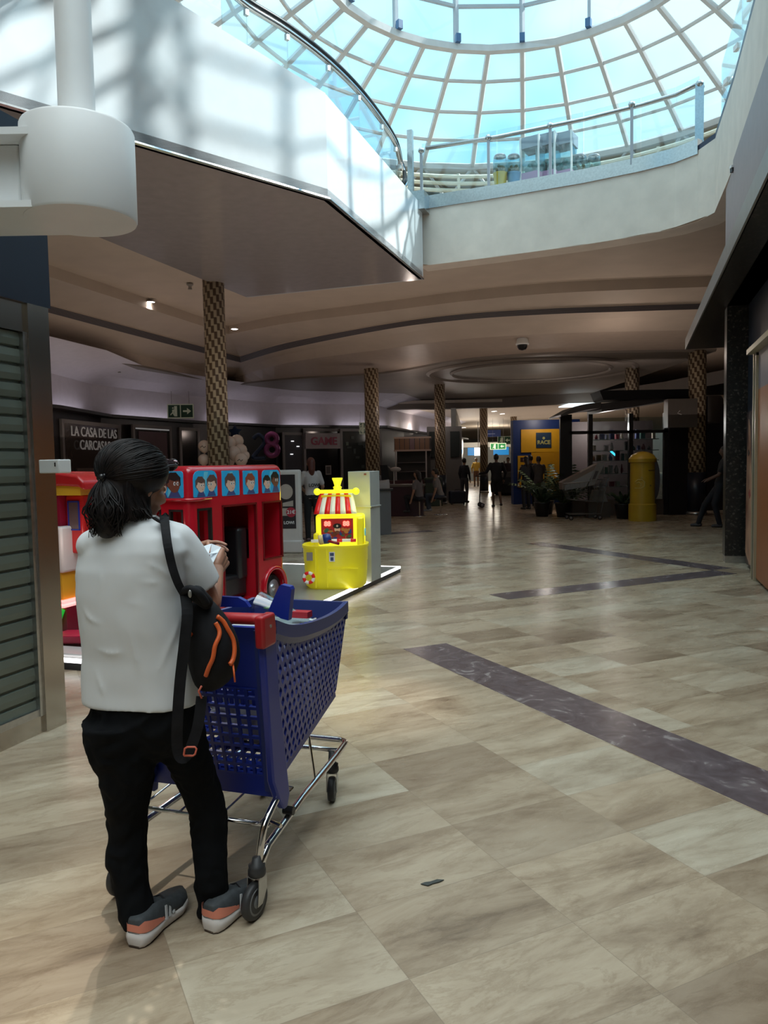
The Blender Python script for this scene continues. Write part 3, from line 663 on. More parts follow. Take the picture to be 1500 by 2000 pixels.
MB().b2((.0, -4.5, 2.3), (.05, -1.68, 2.74)).build('grey_panel', mat('lilac_grey', (0.17, 0.15, 0.18), .4), df)
MB().b2((-.10, -4.5, 2.74), (.05, -1.4, 2.80)).build('head_strip', GOLD, df)

# ceiling fittings --------------------------------------------------------
WL = mat('lamp_glow', (1, 1, 1), .5, emit=(1.0, 0.93, 0.86), es=14)
def downlight(p, r, e, lab):
    t = thing('downlight', lab, 'ceiling light', tuple(p))
    MB().lathe([(r * 1.2, 0.0), (r * 1.2, -.012), (r, -.014), (r, 0)], n=20).build('ring', mat('pale_frame', (0, 0, 0)), t, smooth=True)
    MB().lathe([(r * .98, -.004), (r * .96, -.012)], n=20).build('lens', WL, t)
    lamp('downlight_beam', 'SPOT', Vector(p) - Vector((0, 0, .05)), e, (1, .92, .82), .05, spread=110)
downlight(atz(294, 589, 5.24), .09, 60, 'round recessed downlight lit in the stepped ceiling, nearest the top left')
downlight(atz(458, 642, 5.02), .085, 60, 'round recessed downlight lit right of the tall patterned column')
downlight(atz(168, 707, 4.235), .17, 90, 'largest round recessed downlight in the lower left ceiling')
downlight(atz(843, 836, 4.06), .16, 60, 'small lit downlight far back above the cafe row')
downlight(atz(906, 835, 4.07), .16, 80, 'lit downlight far back by the distant columns')
for px, py in ((965, 803), (981, 808), (972, 849)):
    downlight(atz(px, py, 4.07), .14, 60, 'small lit downlight in the distant cream ceiling, %s' % {803: 'nearest the bulkhead', 808: 'beside the far column', 849: 'lowest of the far row'}[py])
dc = thing('dome_camera', 'white security dome camera hanging from the cornice', 'camera', tuple(atz(1020, 650, 4.62)))
o = MB().lathe([(.03, .06), (.03, -.07), (.07, -.10), (.13, -.15), (.145, -.24), (.16, -.26), (.16, -.29)], n=24).build('housing', WHITE, dc, smooth=True)
MB().lathe([(.125, -.29), (.12, -.35), (.09, -.40), (.02, -.425)], n=20).build('lens_dome', BLACK, dc, smooth=True)
for px, py, z, lab in ((129, 540, 5.26, 'small sprinkler head in the top left ceiling'), (371, 557, 5.26, 'small sensor on the ceiling beside the tall column'), (205, 718, 4.235, 'small sensor next to the large downlight'), (233, 722, 4.235, 'small sprinkler right of the large downlight'), (268, 781, 3.9, 'small dark ceiling camera over the left shops')):
    t = thing('ceiling_sensor', lab, 'sensor', tuple(atz(px, py, z))); MB().lathe([(.07, .03), (.07, 0), (.035, -.02), (.035, -.07), (.05, -.08)], n=12).build('housing', mat('sensor_grey', (.3, .27, .25), .5), t, smooth=True)
t = thing('security_camera', 'small white camera bracket on the soffit above the right side', 'camera', tuple(atz(1452, 318, 5.35)))
MB().box((0, 0, -.05), (.34, .06, .03)).build('bracket', WHITE, t); MB().box((-.10, 0, -.09), (.12, .07, .05)).build('camera_body', BLACK, t)
# upper floor hints at top left
column((-3.9, 13.4, 6.2), .22, 2.6, .0, 'patterned column stub on the upper floor behind the handrail')
# ================================================================== PLATFORM AND RIDES
PC = Vector((0.04, 9.98, 0)); PW, PL_ = 4.2, 4.85
pl = thing('ride_platform', 'low grey platform with glowing white edge under the childrens rides', 'platform', tuple(PC), UA)
MB().b2((-PW, -PL_, 0), (0, .55, .055)).build('base', mat('platform_side', (0.05, 0.05, 0.055), .5), pl)
MB().b2((-PW + .02, -PL_ + .02, .055), (-.02, .53, .08)).build('deck', mat('platform_deck', (0.30, 0.30, 0.265), .22, noise_s=2, noise_a=.06), pl)
LED = mat('led_white', (1, 1, 1), .5, emit=(1, .98, 1.0), es=3.2)
MB().b2((-.025, -PL_, .055), (.004, .55, .084)).build('light_strip', LED, pl)
MB().b2((-PW, -PL_ - .004, .055), (0, -PL_ + .025, .084)).build('light_strip', LED, pl)
MB().b2((-PW, .525, .055), (0, .554, .084)).build('light_strip', LED, pl)
RED = mat('glossy_red', (0.50, 0.010, 0.022), .18, noise_a=.03, coat=.6); DRED = mat('dark_red', (0.16, 0.004, 0.008), .3)
def carve(o, cutters):
    for c in cutters:
        co = c.build('cut', RED)
        m = o.modifiers.new('b', 'BOOLEAN'); m.object = co; m.operation = 'DIFFERENCE'; m.solver = 'EXACT'
        bpy.context.view_layer.update()
        me = bpy.data.meshes.new_from_object(o.evaluated_get(bpy.context.evaluated_depsgraph_get()))
        o.modifiers.clear(); o.data = me; bpy.data.objects.remove(co)
    return auto(o, 35)
# double decker bus -------------------------------------------------------
dbus = Vector((.65, 1.3, 0)).normalized(); ang = math.atan2(dbus.y, dbus.x)
bus = thing('bus_ride', 'red double decker bus ride with cartoon children in its upper windows', 'kiddie ride', (-1.69, 6.7, .08), ang)
b0 = MB().b2((0, 0, .02), (1.45, .80, 1.43)).build('body', RED, bus); b0.parent = None
m = b0.modifiers.new('bv', 'BEVEL'); m.width = .075; m.segments = 5; m.limit_method = 'ANGLE'; bpy.context.view_layer.update()
b0.data = bpy.data.meshes.new_from_object(b0.evaluated_get(bpy.context.evaluated_depsgraph_get())); b0.modifiers.clear()
cy = MB().lathe([(.165, -.1), (.165, .16)], n=28, M=Matrix.Rotation(-PI / 2, 3, 'X')); cy.v = [v + Vector((1.24, 0, .19)) for v in cy.v]
carve(b0, [MB().b2((.44, -.1, .12), (.96, .70, 1.05)), MB().b2((1.07, -.1, .48), (1.40, .70, 1.05)), MB().b2((.09, -.1, .68), (.28, .9, 1.045)), MB().b2((-.1, .09, .66), (.34, .24, 1.04)), MB().b2((-.1, .34, .66), (.34, .49, 1.04)), MB().b2((-.1, .58, .66), (.34, .73, 1.04)), MB().b2((.9, .1, .5), (1.1, .68, 1.03)), cy])
b0.parent = bus
def frame_(x0, x1, z0, z1, w, y0, y1):
    m = MB(); m.b2((x0, y0, z0), (x0 + w, y1, z1)); m.b2((x1 - w, y0, z0), (x1, y1, z1)); m.b2((x0, y0, z0), (x1, y1, z0 + w)); m.b2((x0, y0, z1 - w), (x1, y1, z1)); return m
RUB = mat('black_rubber', (0.01, .01, .01), .4)
frame_(.085, .285, .675, 1.05, .022, -.004, .03).build('window_seal', RUB, bus)
for y in (.085, .335, .575):
    m = MB(); m.b2((-.004, y, .655), (.03, y + .02, 1.045)); m.b2((-.004, y + .14, .655), (.03, y + .16, 1.045)); m.b2((-.004, y, 1.025), (.03, y + .16, 1.045)); m.build('window_seal', RUB, bus)
frame_(.43, .97, .11, 1.06, .018, -.006, .02).build('door_frame', DRED, bus); frame_(1.06, 1.41, .47, 1.06, .018, -.006, .02).build('window_frame', DRED, bus)
MB().tube([(-.012, .70, 1.13), (-.012, .08, 1.13), (.02, .0, 1.13), (.08, -.014, 1.13), (.26, -.014, 1.135)], .016, 8).build('trim_bead', RED, bus, smooth=True)
s_ = MB().b2((.44, .12, .13), (.95, .64, .36)); s_.b2((.80, .1, .3), (.95, .66, .82)); bev(s_.build('seat', BLACK, bus), .04, 3)
bev(MB().b2((1.10, .14, .40), (1.30, .62, .78)).build('seat', BLACK, bus), .05, 3)
MB().tube([(.55, .25, .40), (.62, .25, .62)], .015, 8).build('lever', CHROME, bus); MB().ell((.63, .25, .62), (.05, .05, .012)).build('steering_wheel', CHROME, bus, smooth=True)
m = MB(); ring = []
for k in range(15):
    a = PI * k / 14; ring.append(Vector((1.24 + .185 * math.cos(a), -.01, .19 + .185 * math.sin(a))))
m.tube([Vector((1.425, -.01, .02))] + ring + [Vector((1.055, -.01, .02))], .022, 8).build('wheel_arch', RED, bus, smooth=True)
RX = Matrix.Rotation(-PI / 2, 3, 'X')
def wheel_(cx, cyy, cz, r, w, parent, hub):
    p = [(r * .55, -w / 2), (r * .9, -w / 2), (r, -w / 4), (r, w / 4), (r * .9, w / 2), (r * .55, w / 2)]
    m = MB().lathe(p, n=28, M=RX); m.v = [v + Vector((cx, cyy, cz)) for v in m.v]; t = m.build('tyre', RUB, parent, smooth=True)
    m = MB().lathe([(r * .62, -w / 2 - .004), (r * .5, -w / 2 + .01), (r * .42, -w / 2 - .004), (r * .3, -w / 2 + .008), (r * .12, -w / 2 - .012), (.002, -w / 2 - .014)], n=28, M=RX)
    m.v = [v + Vector((cx, cyy, cz)) for v in m.v]; m.build('hub_cap', hub, parent, smooth=True)
wheel_(1.24, .06, .165, .145, .09, bus, mat('hub_silver', (.55, .56, .58), .3, .7)); wheel_(.22, .06, .165, .145, .09, bus, MATS['hub_silver'])
SKY = mat('picture_blue', (0.02, 0.33, 0.62), .35, emit=(.02, .33, .62), es=.10); LSK = mat('picture_light_blue', (0.15, 0.55, 0.72), .35)
SK = [mat('print_pale_skin', (.72, .47, .36), .5), mat('print_brown_skin', (.19, .06, .035), .5), mat('print_tan_skin', (.50, .28, .19), .5)]
HR = [mat('print_dark_hair', (.015, .012, .012), .5), mat('print_brown_hair', (.12, .06, .05), .5), mat('print_red_hair', (.30, .06, .03), .5)]
CLO = mat('print_shirt', (.05, .07, .22), .5); WHT = mat('print_white', (.75, .75, .75), .5)
def disc(c, rx, rz, d, n=14, jag=0.0):
    return [(c[0] + rx * math.cos(2 * PI * k / n) * (1 + jag * (k % 2)), d, c[1] + rz * math.sin(2 * PI * k / n) * (1 + jag * (k % 2))) for k in range(n)]
def picture(x0, x1, z0, z1, kids, M, parent, rnd=.05):
    m = MB(); pr = []
    for (cx, cz, a0) in ((x1 - rnd, z1 - rnd, 0), (x0 + rnd, z1 - rnd, 90), (x0 + .01, z0 + .01, 180), (x1 - .01, z0 + .01, 270)):
        rr = rnd if cz > (z0 + z1) / 2 else .01
        for k in range(4): a = R(a0 + 30 * k); pr.append((cx + rr * math.cos(a), 0, cz + rr * math.sin(a)))
    m.mi = 0; m.slab([(p[0], -.004, p[2]) for p in pr], (0, .006, 0))
    w = x1 - x0; m.mi = 1; m.slab([(x0 + w * .30, -.0045, z0 + .01), (x0 + w * .42, -.0045, z0 + .01), (x0 + w * .62, -.0045, z1 - .012), (x0 + w * .45, -.0045, z1 - .012)], (0, -.0005, 0))
    for (u, v, s, sk, hc, side) in kids:
        cx, cz = x0 + w * u, z0 + (z1 - z0) * v; s *= 1.15
        m.mi = 8; m.poly([(cx - s * .8, -.0055, z0 + .004), (cx + s * .8, -.0055, z0 + .004), (cx + s * .4, -.0055, cz - s * .6), (cx - s * .4, -.0055, cz - s * .6)])
        m.mi = 5 + hc; m.poly(disc((cx - side * s * .12, cz + s * .30), s * .92, s * .88, -.006, 16, .10))
        m.mi = 2 + sk; m.poly(disc((cx, cz), s * .72, s * .82, -.0065)); m.poly(disc((cx - side * s * .72, cz - s * .05), s * .18, s * .22, -.0066, 8))
        m.mi = 5 + hc; m.poly(disc((cx + side * s * .05, cz + s * .66), s * .66, s * .30, -.0068, 12, .12))
        for e in (.05, .45):
            m.mi = 9; m.poly(disc((cx + side * s * e, cz + s * .08), s * .15, s * .2, -.007, 8)); m.mi = 5; m.poly(disc((cx + side * s * (e + .04), cz + s * .07), s * .07, s * .12, -.0073, 8))
            m.poly([(cx + side * s * (e - .14), -.0073, cz + s * .36), (cx + side * s * (e + .16), -.0073, cz + s * .40), (cx + side * s * (e + .16), -.0073, cz + s * .33)])
        m.mi = 7; m.poly([(cx + side * s * .05, -.0073, cz - s * .38), (cx + side * s * .25, -.0073, cz - s * .48), (cx + side * s * .45, -.0073, cz - s * .38), (cx + side * s * .25, -.0073, cz - s * .42)])
    m.v = [M @ v for v in m.v]
    return m.build('window_picture', [SKY, LSK] + SK + HR + [CLO, WHT], parent, fix=False)
I4 = Matrix.Identity(4)
picture(.045, .37, 1.15, 1.385, [(.30, .42, .062, 0, 1, 1), (.74, .45, .066, 0, 1, -1)], I4, bus, .07)
picture(.44, .70, 1.145, 1.38, [(.50, .45, .075, 0, 1, 1)], I4, bus, .012)
picture(.76, 1.0, 1.145, 1.375, [(.50, .45, .072, 0, 2, 1)], I4, bus, .012)
picture(1.07, 1.38, 1.145, 1.375, [(.27, .42, .06, 0, 0, 1), (.74, .52, .066, 1, 0, 1)], I4, bus, .05)
MF = Matrix.Rotation(-PI / 2, 4, 'Z')    # pictures on the narrow front
picture(-.33, -.07, 1.15, 1.385, [(.62, .50, .078, 1, 0, 1), (.12, .35, .05, 0, 1, 1)], MF, bus, .03)
picture(-.73, -.42, 1.15, 1.385, [(.40, .50, .075, 0, 2, 1)], MF, bus, .03)

# yellow pirate ship game --------------------------------------------------
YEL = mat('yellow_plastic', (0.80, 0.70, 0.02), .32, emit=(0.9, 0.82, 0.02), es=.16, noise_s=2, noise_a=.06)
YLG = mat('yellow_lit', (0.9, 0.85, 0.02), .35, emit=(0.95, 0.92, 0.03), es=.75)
ship = thing('pirate_ship_game', 'glowing yellow pirate ship arcade game with red and white striped sail', 'arcade game', (-.57, 8.93, .08), -.04)
def hull(s, z): return [Vector((.375 * s * math.copysign(abs(math.cos(a)) ** .62, math.cos(a)), .32 * s * math.copysign(abs(math.sin(a)) ** .75, math.sin(a)), z)) for a in [2 * PI * k / 24 for k in range(24)]]
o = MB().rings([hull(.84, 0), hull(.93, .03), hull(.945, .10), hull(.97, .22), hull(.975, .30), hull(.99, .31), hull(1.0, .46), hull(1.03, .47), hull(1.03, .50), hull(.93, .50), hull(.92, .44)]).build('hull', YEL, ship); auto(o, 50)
m = MB()
for x in (-.20, -.07): m.box((x, -.315, .25), (.012, .02, .44))
m.box((.10, -.31, .245), (.36, .02, .010)); m.build('hull_ridge', YEL, ship)
MB().slab([Vector((p.x * .93, p.y * .93, .445)) for p in hull(1, 0)], (0, 0, .01)).build('playfield', WHITE, ship)
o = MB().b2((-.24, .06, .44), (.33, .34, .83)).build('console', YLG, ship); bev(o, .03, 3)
bev(MB().b2((.25, -.02, .44), (.33, .34, .80)).build('console_side', YEL, ship), .02); bev(MB().b2((-.26, -.02, .44), (-.20, .34, .62)).build('console_side', YEL, ship), .02)
TX = Matrix.Rotation(R(-8), 4, 'X')
sc_ = MB().b2((-.17, .025, .53), (.205, .055, .785)).build('screen', mat('screen_red', (.35, .02, .02), .3, emit=(.35, .02, .02), es=.15), ship)
m = MB(); cs = []
cols_ = [mat('art_brown', (.16, .05, .03), .4), mat('art_orange', (.5, .2, .05), .4), mat('art_blue', (.03, .05, .25), .4), mat('art_green', (.04, .15, .08), .4), mat('art_white', (.6, .55, .5), .4), SK[0], BLACK]
for i in range(26):
    m.mi = random.randrange(4); cx, cz = random.uniform(-.15, .18), random.uniform(.55, .66); m.poly(disc((cx, cz), random.uniform(.012, .035), random.uniform(.012, .03), .023 - i * .0002, 8))
m.mi = 5; m.poly(disc((.02, .66), .035, .035, .0165)); m.mi = 6; m.poly(disc((.02, .70), .05, .03, .016)); m.mi = 4; m.poly(disc((.02, .70), .012, .014, .0155)); m.mi = 0; m.poly(disc((.02, .625), .03, .02, .0155))
m.build('screen_art', cols_, sc_, fix=False)
DIG = mat('digit_glow', (1, .1, .1), .5, emit=(1.0, .10, .07), es=4)
for x in (-.095, .125): text('score_digits', '88', .075, DIG, sc_, TRS((x, .018, .725)), .002, bold=.004)
m = MB(); stripes = []
for k in range(8):
    a0, a1 = k / 8.0, (k + 1) / 8.0; m.mi = k % 2
    rows_ = []
    for j in range(7):
        t = j / 6.0; zz = 1.07 - t * .23; w0 = .185 + .065 * t ** .7; yy = .16 - .16 * math.sin(t * 1.35)
        rows_.append([Vector((-w0 + 2 * w0 * a + .0, yy + .03 * (2 * a - 1) ** 2, zz)) for a in (a0, (a0 + a1) / 2, a1)])
    m.rings(rows_, closed=False)
o = m.build('sail', [mat('stripe_red', (.62, .015, .02), .25, emit=(.6, .01, .01), es=.2), mat('stripe_white', (.75, .76, .74), .25, emit=(.7, .72, .7), es=.15)], ship, smooth=True, fix=False)
q = o.modifiers.new('th', 'SOLIDIFY'); q.thickness = .012
MB().slab([(-.17, .10, 1.06), (.175, .10, 1.06), (.225, .30, .84), (-.21, .30, .84)], (0, .03, 0)).build('sail_back', YEL, ship)
m = MB(); m.tube([(-.21, .12, 1.10), (.23, .12, 1.10)], .022, 10); m.ell((-.22, .12, 1.10), (.042,) * 3); m.ell((.24, .12, 1.10), (.042,) * 3); m.build('yard', YLG, ship, smooth=True)
MB().lathe([(.05, 1.10), (.045, 1.14), (.055, 1.15), (.035, 1.165), (.05, 1.22), (.062, 1.245), (.062, 1.26)], c=(.02, .14, 0), n=18).build('mast_top', YLG, ship, smooth=True)
ham = thing('toy_mallet', 'blue and red toy mallet lying on the deck of the yellow ship', 'mallet', (-.69, 8.66, .655))
m = MB().lathe([(.052, -.055), (.056, -.04), (.056, .0)], n=18, M=Matrix.Rotation(R(80), 3, 'Y')); m.build('cream_end', mat('cream_plastic', (.7, .55, .25), .4), ham, smooth=True)
m = MB().lathe([(.056, 0), (.060, .05), (.045, .085)], n=18, M=Matrix.Rotation(R(80), 3, 'Y')); m.build('blue_end', mat('blue_plastic', (.02, .06, .28), .4), ham, smooth=True)
MB().tube([(.03, -.03, -.01), (.18, -.09, -.045)], .016, 8).build('handle', mat('dark_red_plastic', (.3, .01, .02), .4), ham, smooth=True)
bar = MB().tube([(-.28, -.06, .535), (.24, -.02, .535)], .018, 8); bar.build('striped_bar', mat('stripe_white', (0, 0, 0)), ship, smooth=True)
for x in (-.20, .02, .18): MB().tube([(x, -.05, .535), (x + .06, -.045, .535)], .0195, 8).build('bar_stripe', mat('stripe_red', (0, 0, 0)), ship, smooth=True)
lb = MB()
for k in range(8):
    lb.mi = k % 2; pts_ = [Vector((-.285 + .055 * math.cos(a), -.292, .14 + .055 * math.sin(a))) for a in [2 * PI * (k + j / 4.0) / 8 for j in range(5)]]; lb.tube(pts_, .019, 8)
lb.build('life_ring', [mat('stripe_red', (0, 0, 0)), mat('stripe_white', (0, 0, 0))], ship, smooth=True)
MB().b2((-.305, -.296, .335), (-.235, -.285, .43)).build('coin_plate', mat('coin_grey', (.28, .26, .24), .4), ship)
m = MB().b2((-.045, -.326, .325), (.02, -.318, .435)).build('sticker', WHITE, ship); m2 = MB(); m2.b2((-.035, -.328, .39), (.01, -.325, .425)); m2.b2((-.03, -.328, .335), (.005, -.325, .375)); m2.build('sticker_print', mat('sticker_blue', (.06, .09, .18), .5), m)
MB().lathe([(.045, 0), (.045, .01)], c=(.335, .1, .62), n=16, M=Matrix.Rotation(PI / 2, 3, 'Y')).build('round_badge', mat('badge_blue', (.05, .45, .75), .4, emit=(.05, .4, .7), es=.4), ship)
lamp('ship_glow', 'POINT', (-.60, 8.60, 1.15), 1.6, (1, .95, .15), .12)
lamp('ship_glow', 'POINT', (-.25, 8.90, 1.05), 1.2, (1, .95, .15), .10)

# grey cabinet, ad stand ------------------------------------------------------
GRY = mat('cabinet_grey', (.55, .57, .56), .35, .1)
cb = thing('grey_cabinet', 'tall plain grey metal cabinet behind the yellow pirate ship', 'cabinet', (-.16, 9.15, .08), UA)
bev(MB().b2((-.28, 0, 0), (0, .36, 1.33)).build('body', GRY, cb), .006)
MB().b2((-.29, -.01, .90), (.012, .37, .912)).build('ledge', GRY, cb); MB().b2((-.075, -.004, 1.285), (-.045, 0, 1.305)).build('sticker', mat('sticker_red', (.3, .08, .08), .5), cb)
ad = thing('advert_totem', 'white rounded advertising stand with a black phone poster', 'advertising stand', (-1.60, 13.05, 0), -.05)
o = MB().b2((-.30, 0, .16), (.19, .16, 1.42)).build('body', mat('totem_white', (.62, .57, .54), .4), ad); bev(o, .04, 4)
o = MB().b2((-.34, -.04, 0), (.20, .2, .22)).build('foot', MATS['totem_white'], ad); bev(o, .03, 3)
pz = MB().b2((-.24, -.006, .42), (.10, .0, 1.34)).build('poster', mat('poster_black', (.02, .017, .02), .3), ad)
m = MB(); m.poly(disc((-.06, 1.05), .12, .13, -.009, 20)); m.poly([(-.12, -.009, .80), (.06, -.009, .80), (.06, -.009, .9), (-.12, -.009, .86)]); m.build('product_image', mat('product_cream', (.45, .38, .33), .4), pz, fix=False)
MB().poly(disc((0.02, .70), .085, .085, -.011, 22)).build('price_disc', mat('price_red', (.42, .02, .04), .4), pz, fix=False)
MB().poly([(-.22, -.008, .64), (-.03, -.008, .64), (-.03, -.008, .77), (-.22, -.008, .77)]).build('price_panel', mat('product_cream', (0, 0, 0)), pz, fix=False)
text('price', '21€', .085, WHITE, pz, TRS((.02, -.014, .70)), .001, bold=.002); text('brand_name', 'LOWI', .07, WHITE, pz, TRS((-.02, -.010, .52)), .001, bold=.002)

# red, yellow and white ride behind the shutter frame --------------------------
rd_ = thing('vehicle_ride', 'red yellow and white childrens vehicle ride partly hidden by the steel frame', 'kiddie ride', (-2.80, 6.45, .08), UA)
YL2 = mat('ride_yellow', (.75, .42, .03), .3); RD2 = mat('ride_red', (.50, .02, .02), .25); MAR = mat('ride_maroon', (.25, .01, .03), .3); OFF = mat('ride_white', (.62, .60, .58), .3)
o = MB().rings([[Vector((x, y, z)) for x, z in ((-.4, 1.28), (.14, 1.28), (.28, 1.27), (.345, 1.24), (.34, 1.31), (.28, 1.365), (.10, 1.39), (-.4, 1.40))] for y in (0, .6)]).build('roof', RD2, rd_); bev(o, .02)
bev(MB().b2((-.4, -.02, 1.27), (.03, .0, 1.40)).build('sign_board', YL2, rd_), .005)
text('sign_letter', 'X', .15, mat('letter_yellow', (.9, .62, .05), .4), rd_, TRS((-.01, -.026, 1.335)), .004, bold=.006)
MB().b2((-.35, .02, 1.20), (.29, .56, 1.28)).build('roof_band', YL2, rd_)
MB().b2((-.1, .03, .93), (.06, .3, 1.20)).build('cab_pillar', MAR, rd_)
o = MB().b2((.06, .1, .70), (.24, .55, 1.20)).build('cab', RD2, rd_); bev(o, .02)
frame_(.09, .21, .90, 1.15, .012, .09, .102).build('window_frame', mat('frame_blue', (.02, .04, .3), .4), rd_); MB().b2((.10, .095, .91), (.20, .1, 1.14)).build('window', mat('dim_window', (.13, .09, .09), .15), rd_)
o = MB().b2((-.3, -.03, .55), (.12, .3, .94)).build('door', OFF, rd_); bev(o, .02); MB().tube([(-.09, -.035, .79), (-.04, -.05, .80), (0, -.035, .79)], .009, 6).build('door_handle', CHROME, rd_)
MB().b2((-.3, -.01, .32), (.09, .3, .55)).build('side_panel', YL2, rd_)
m = MB(); m.b2((-.3, -.06, .262), (.14, .3, .278)); m.b2((-.3, -.06, .295), (.14, .3, .312)); m.build('light_bar', mat('bar_glow', (1, .3, .3), .4, emit=(1, .35, .33), es=1.4), rd_)
m = MB(); m.b2((-.3, -.03, -.03 + .05), (.14, .3, .262)); m.build('base', MAR, rd_)
m = MB(); m.tube([Vector((-.05 + .07 * math.cos(a), -.05, .15 + .07 * math.sin(a))) for a in [2 * PI * k / 16 for k in range(16)]], .025, 8, loop=True); m.build('ring_ornament', mat('orn_yellow', (.8, .6, .05), .3, emit=(.7, .5, .05), es=.3), rd_, smooth=True)
MB().tube([(.02, -.06, .05), (.07, -.06, .15), (.11, -.05, .25)], .028, 8).build('green_ornament', mat('orn_green', (.02, .4, .04), .3, emit=(.02, .5, .04), es=.5), rd_, smooth=True)
MB().ell((-.10, -.07, .14), (.03, .03, .03)).build('knob', mat('orn_teal', (.0, .3, .2), .3), rd_, smooth=True)
t2 = thing('ride_bumper', 'pink red bumper of a low ride at the platform edge', 'bumper', (-2.40, 5.98, .08), UA)
o = MB().slab([(-.35, 0, .02), (.25, 0, .06), (.25, 0, .125), (-.35, 0, .085)], (0, .25, 0)).build('body', mat('pink_red', (.60, .03, .08), .3), t2); bev(o, .01)
t3 = thing('ride_step', 'pale glossy step at the platform corner behind the woman', 'step', (-2.42, 5.72, .08), UA)
o = MB().slab([(-.35, 0, 0), (.28, 0, 0), (.28, 0, .03), (-.35, 0, .03)], (0, .22, 0)).build('body', OFF, t3); bev(o, .008)
lamp('ride_glow', 'POINT', (-2.55, 6.15, .9), 2.0, (1, .7, .6), .1)
# ================================================================== PEOPLE (generator)
def person(name, label, loc, rz, h=1.68, shirt=(.05, .05, .06), pants=(.03, .03, .04), hair=(.02, .015, .012), skin=(.42, .24, .16), legs=None, arms=None, seated=False, lean=0.0, long_hair=False,
           shorts=False, skirt=False, wide=1.0, group=None, sleeve='short', vox=.018, shoes=(.03, .03, .03), head_pitch=0.0):
    s = h / 1.7; t = thing(name, label, 'person', loc, rz, group)
    hz = .50 if seated else .92
    hip = Vector((0, 0, hz)); ch = Vector((0, lean, hz + .36)); nk = Vector((0, lean * 1.3, hz + .54)); hd = Vector((0, lean * 1.4 + .02, hz + .685))
    shL = {q: Vector((q * .185 * wide, lean * 1.2, hz + .47)) for q in (-1, 1)}
    legs = legs or ({q: [(q * .10, .42, .50), (q * .11, .42, .08)] for q in (-1, 1)} if seated else {q: [(q * .10, .02, .49), (q * .10, -.02, .08)] for q in (-1, 1)})
    arms = arms or {q: [(q * .25 * wide, lean, hz + .20), (q * .24 * wide, .08 + lean, hz - .03)] for q in (-1, 1)}
    S = lambda v: Vector(v) * s
    sk = mat('skin_%.2f' % skin[0], skin, .5, sss=.05)
    b = MB(); b.ell(S(hd), [c * s for c in (.075, .092, .112)], 14, 10); b.caps(S(nk), S(hd - Vector((0, .01, .05))), .05 * s, .048 * s, 10)
    b.ell(S(hd + Vector((0, .088, -.015))), [c * s for c in (.014, .02, .022)], 8, 6)
    for q in (-1, 1): b.ell(S(hd + Vector((q * .074, 0, -.01))), [c * s for c in (.012, .02, .03)], 8, 6)
    b.caps(S(hip), S(ch), .10 * s, .11 * s, 12); b.caps(S(ch), S(nk), .11 * s, .05 * s, 12)
    for q in (-1, 1):
        e, w = Vector(arms[q][0]), Vector(arms[q][1]); b.chain([S(shL[q]), S(e), S(w)], [.048 * s, .038 * s, .026 * s], 10)
        d = (w - e).normalized(); b.caps(S(w), S(w + d * .075), .026 * s, .03 * s, 8)
        for k in range(4):
            o_ = Vector((.0, (k - 1.5) * .018, 0)) if abs(d.y) < .7 else Vector(((k - 1.5) * .018, 0, 0)); f = w + d * .09 + o_; b.caps(S(f), S(f + d * (.06 - .006 * abs(k - 1)) + Vector((0, .01, -.01))), .010 * s, .008 * s, 6)
        th = w + d * .03 + Vector((-q * .025, .02, 0)); b.caps(S(th), S(th + d * .045 + Vector((-q * .012, .012, 0))), .011 * s, .009 * s, 6)
        kn, an = Vector(legs[q][0]), Vector(legs[q][1]); hq = hip + Vector((q * .085, 0, -.02)); b.chain([S(hq), S(kn), S(an)], [.075 * s, .052 * s, .036 * s], 10)
    remesh(b.build('body', sk, t), vox * .6 if vox < .02 else .011, 2)
    c = MB(); wd = 1.22 * wide
    rs = []
    for z, rx, ry, yy in ((-.04, .155, .12, 0), (.05, .15, .115, 0), (.15, .14, .11, lean * .5), (.30, .165, .12, lean), (.42, .175, .11, lean * 1.1), (.49, .14, .085, lean * 1.2), (.535, .07, .06, lean * 1.3)):
        rs.append([S((rx * wd * .86 * math.cos(a), yy + ry * math.sin(a), hz + z)) for a in [2 * PI * k / 20 for k in range(20)]])
    c.rings(rs)
    for q in (-1, 1):
        e, w = Vector(arms[q][0]), Vector(arms[q][1]); tgt = e if sleeve == 'long' else shL[q].lerp(e, .72)
        c.chain([S(shL[q] + Vector((-q * .02, 0, 0))), S(tgt)], [.066 * s, .058 * s], 10)
        if sleeve == 'long': c.chain([S(e), S(w)], [.05 * s, .036 * s], 10)
    remesh(c.build('shirt', mat('cloth_%02d%02d%02d' % tuple(int(99 * v) for v in shirt), shirt, .8, noise_a=.1), t), vox, 3)
    p = MB(); pm = mat('cloth_%02d%02d%02d' % tuple(int(99 * v) for v in pants), pants, .8, noise_a=.1)
    p.ell(S(hip), [c_ * s for c_ in (.165 * wide, .125, .12)], 14, 10)
    for q in (-1, 1):
        kn, an = Vector(legs[q][0]), Vector(legs[q][1]); hq = hip + Vector((q * .085, 0, -.02)); end = (hq.lerp(kn, .85) if shorts else an + Vector((0, 0, -.0)))
        p.chain([S(hq), S(kn if not shorts else end)], [.092 * s, (.072 if not shorts else .085) * s], 10)
        if not shorts: p.chain([S(kn), S(end)], [.068 * s, .055 * s], 10)
    remesh(p.build('trousers', pm, t), vox, 3)
    hm = MB(); hc = hd + Vector((0, -.012, .018)); hm.ell(S(hc), [c_ * s for c_ in (.085, .098, .108)], 14, 10); hm.v = [v if v.y < S(hd).y + .03 * s or v.z > S(hd).z + .05 * s else v + Vector((0, -.06 * s, 0)) for v in hm.v]
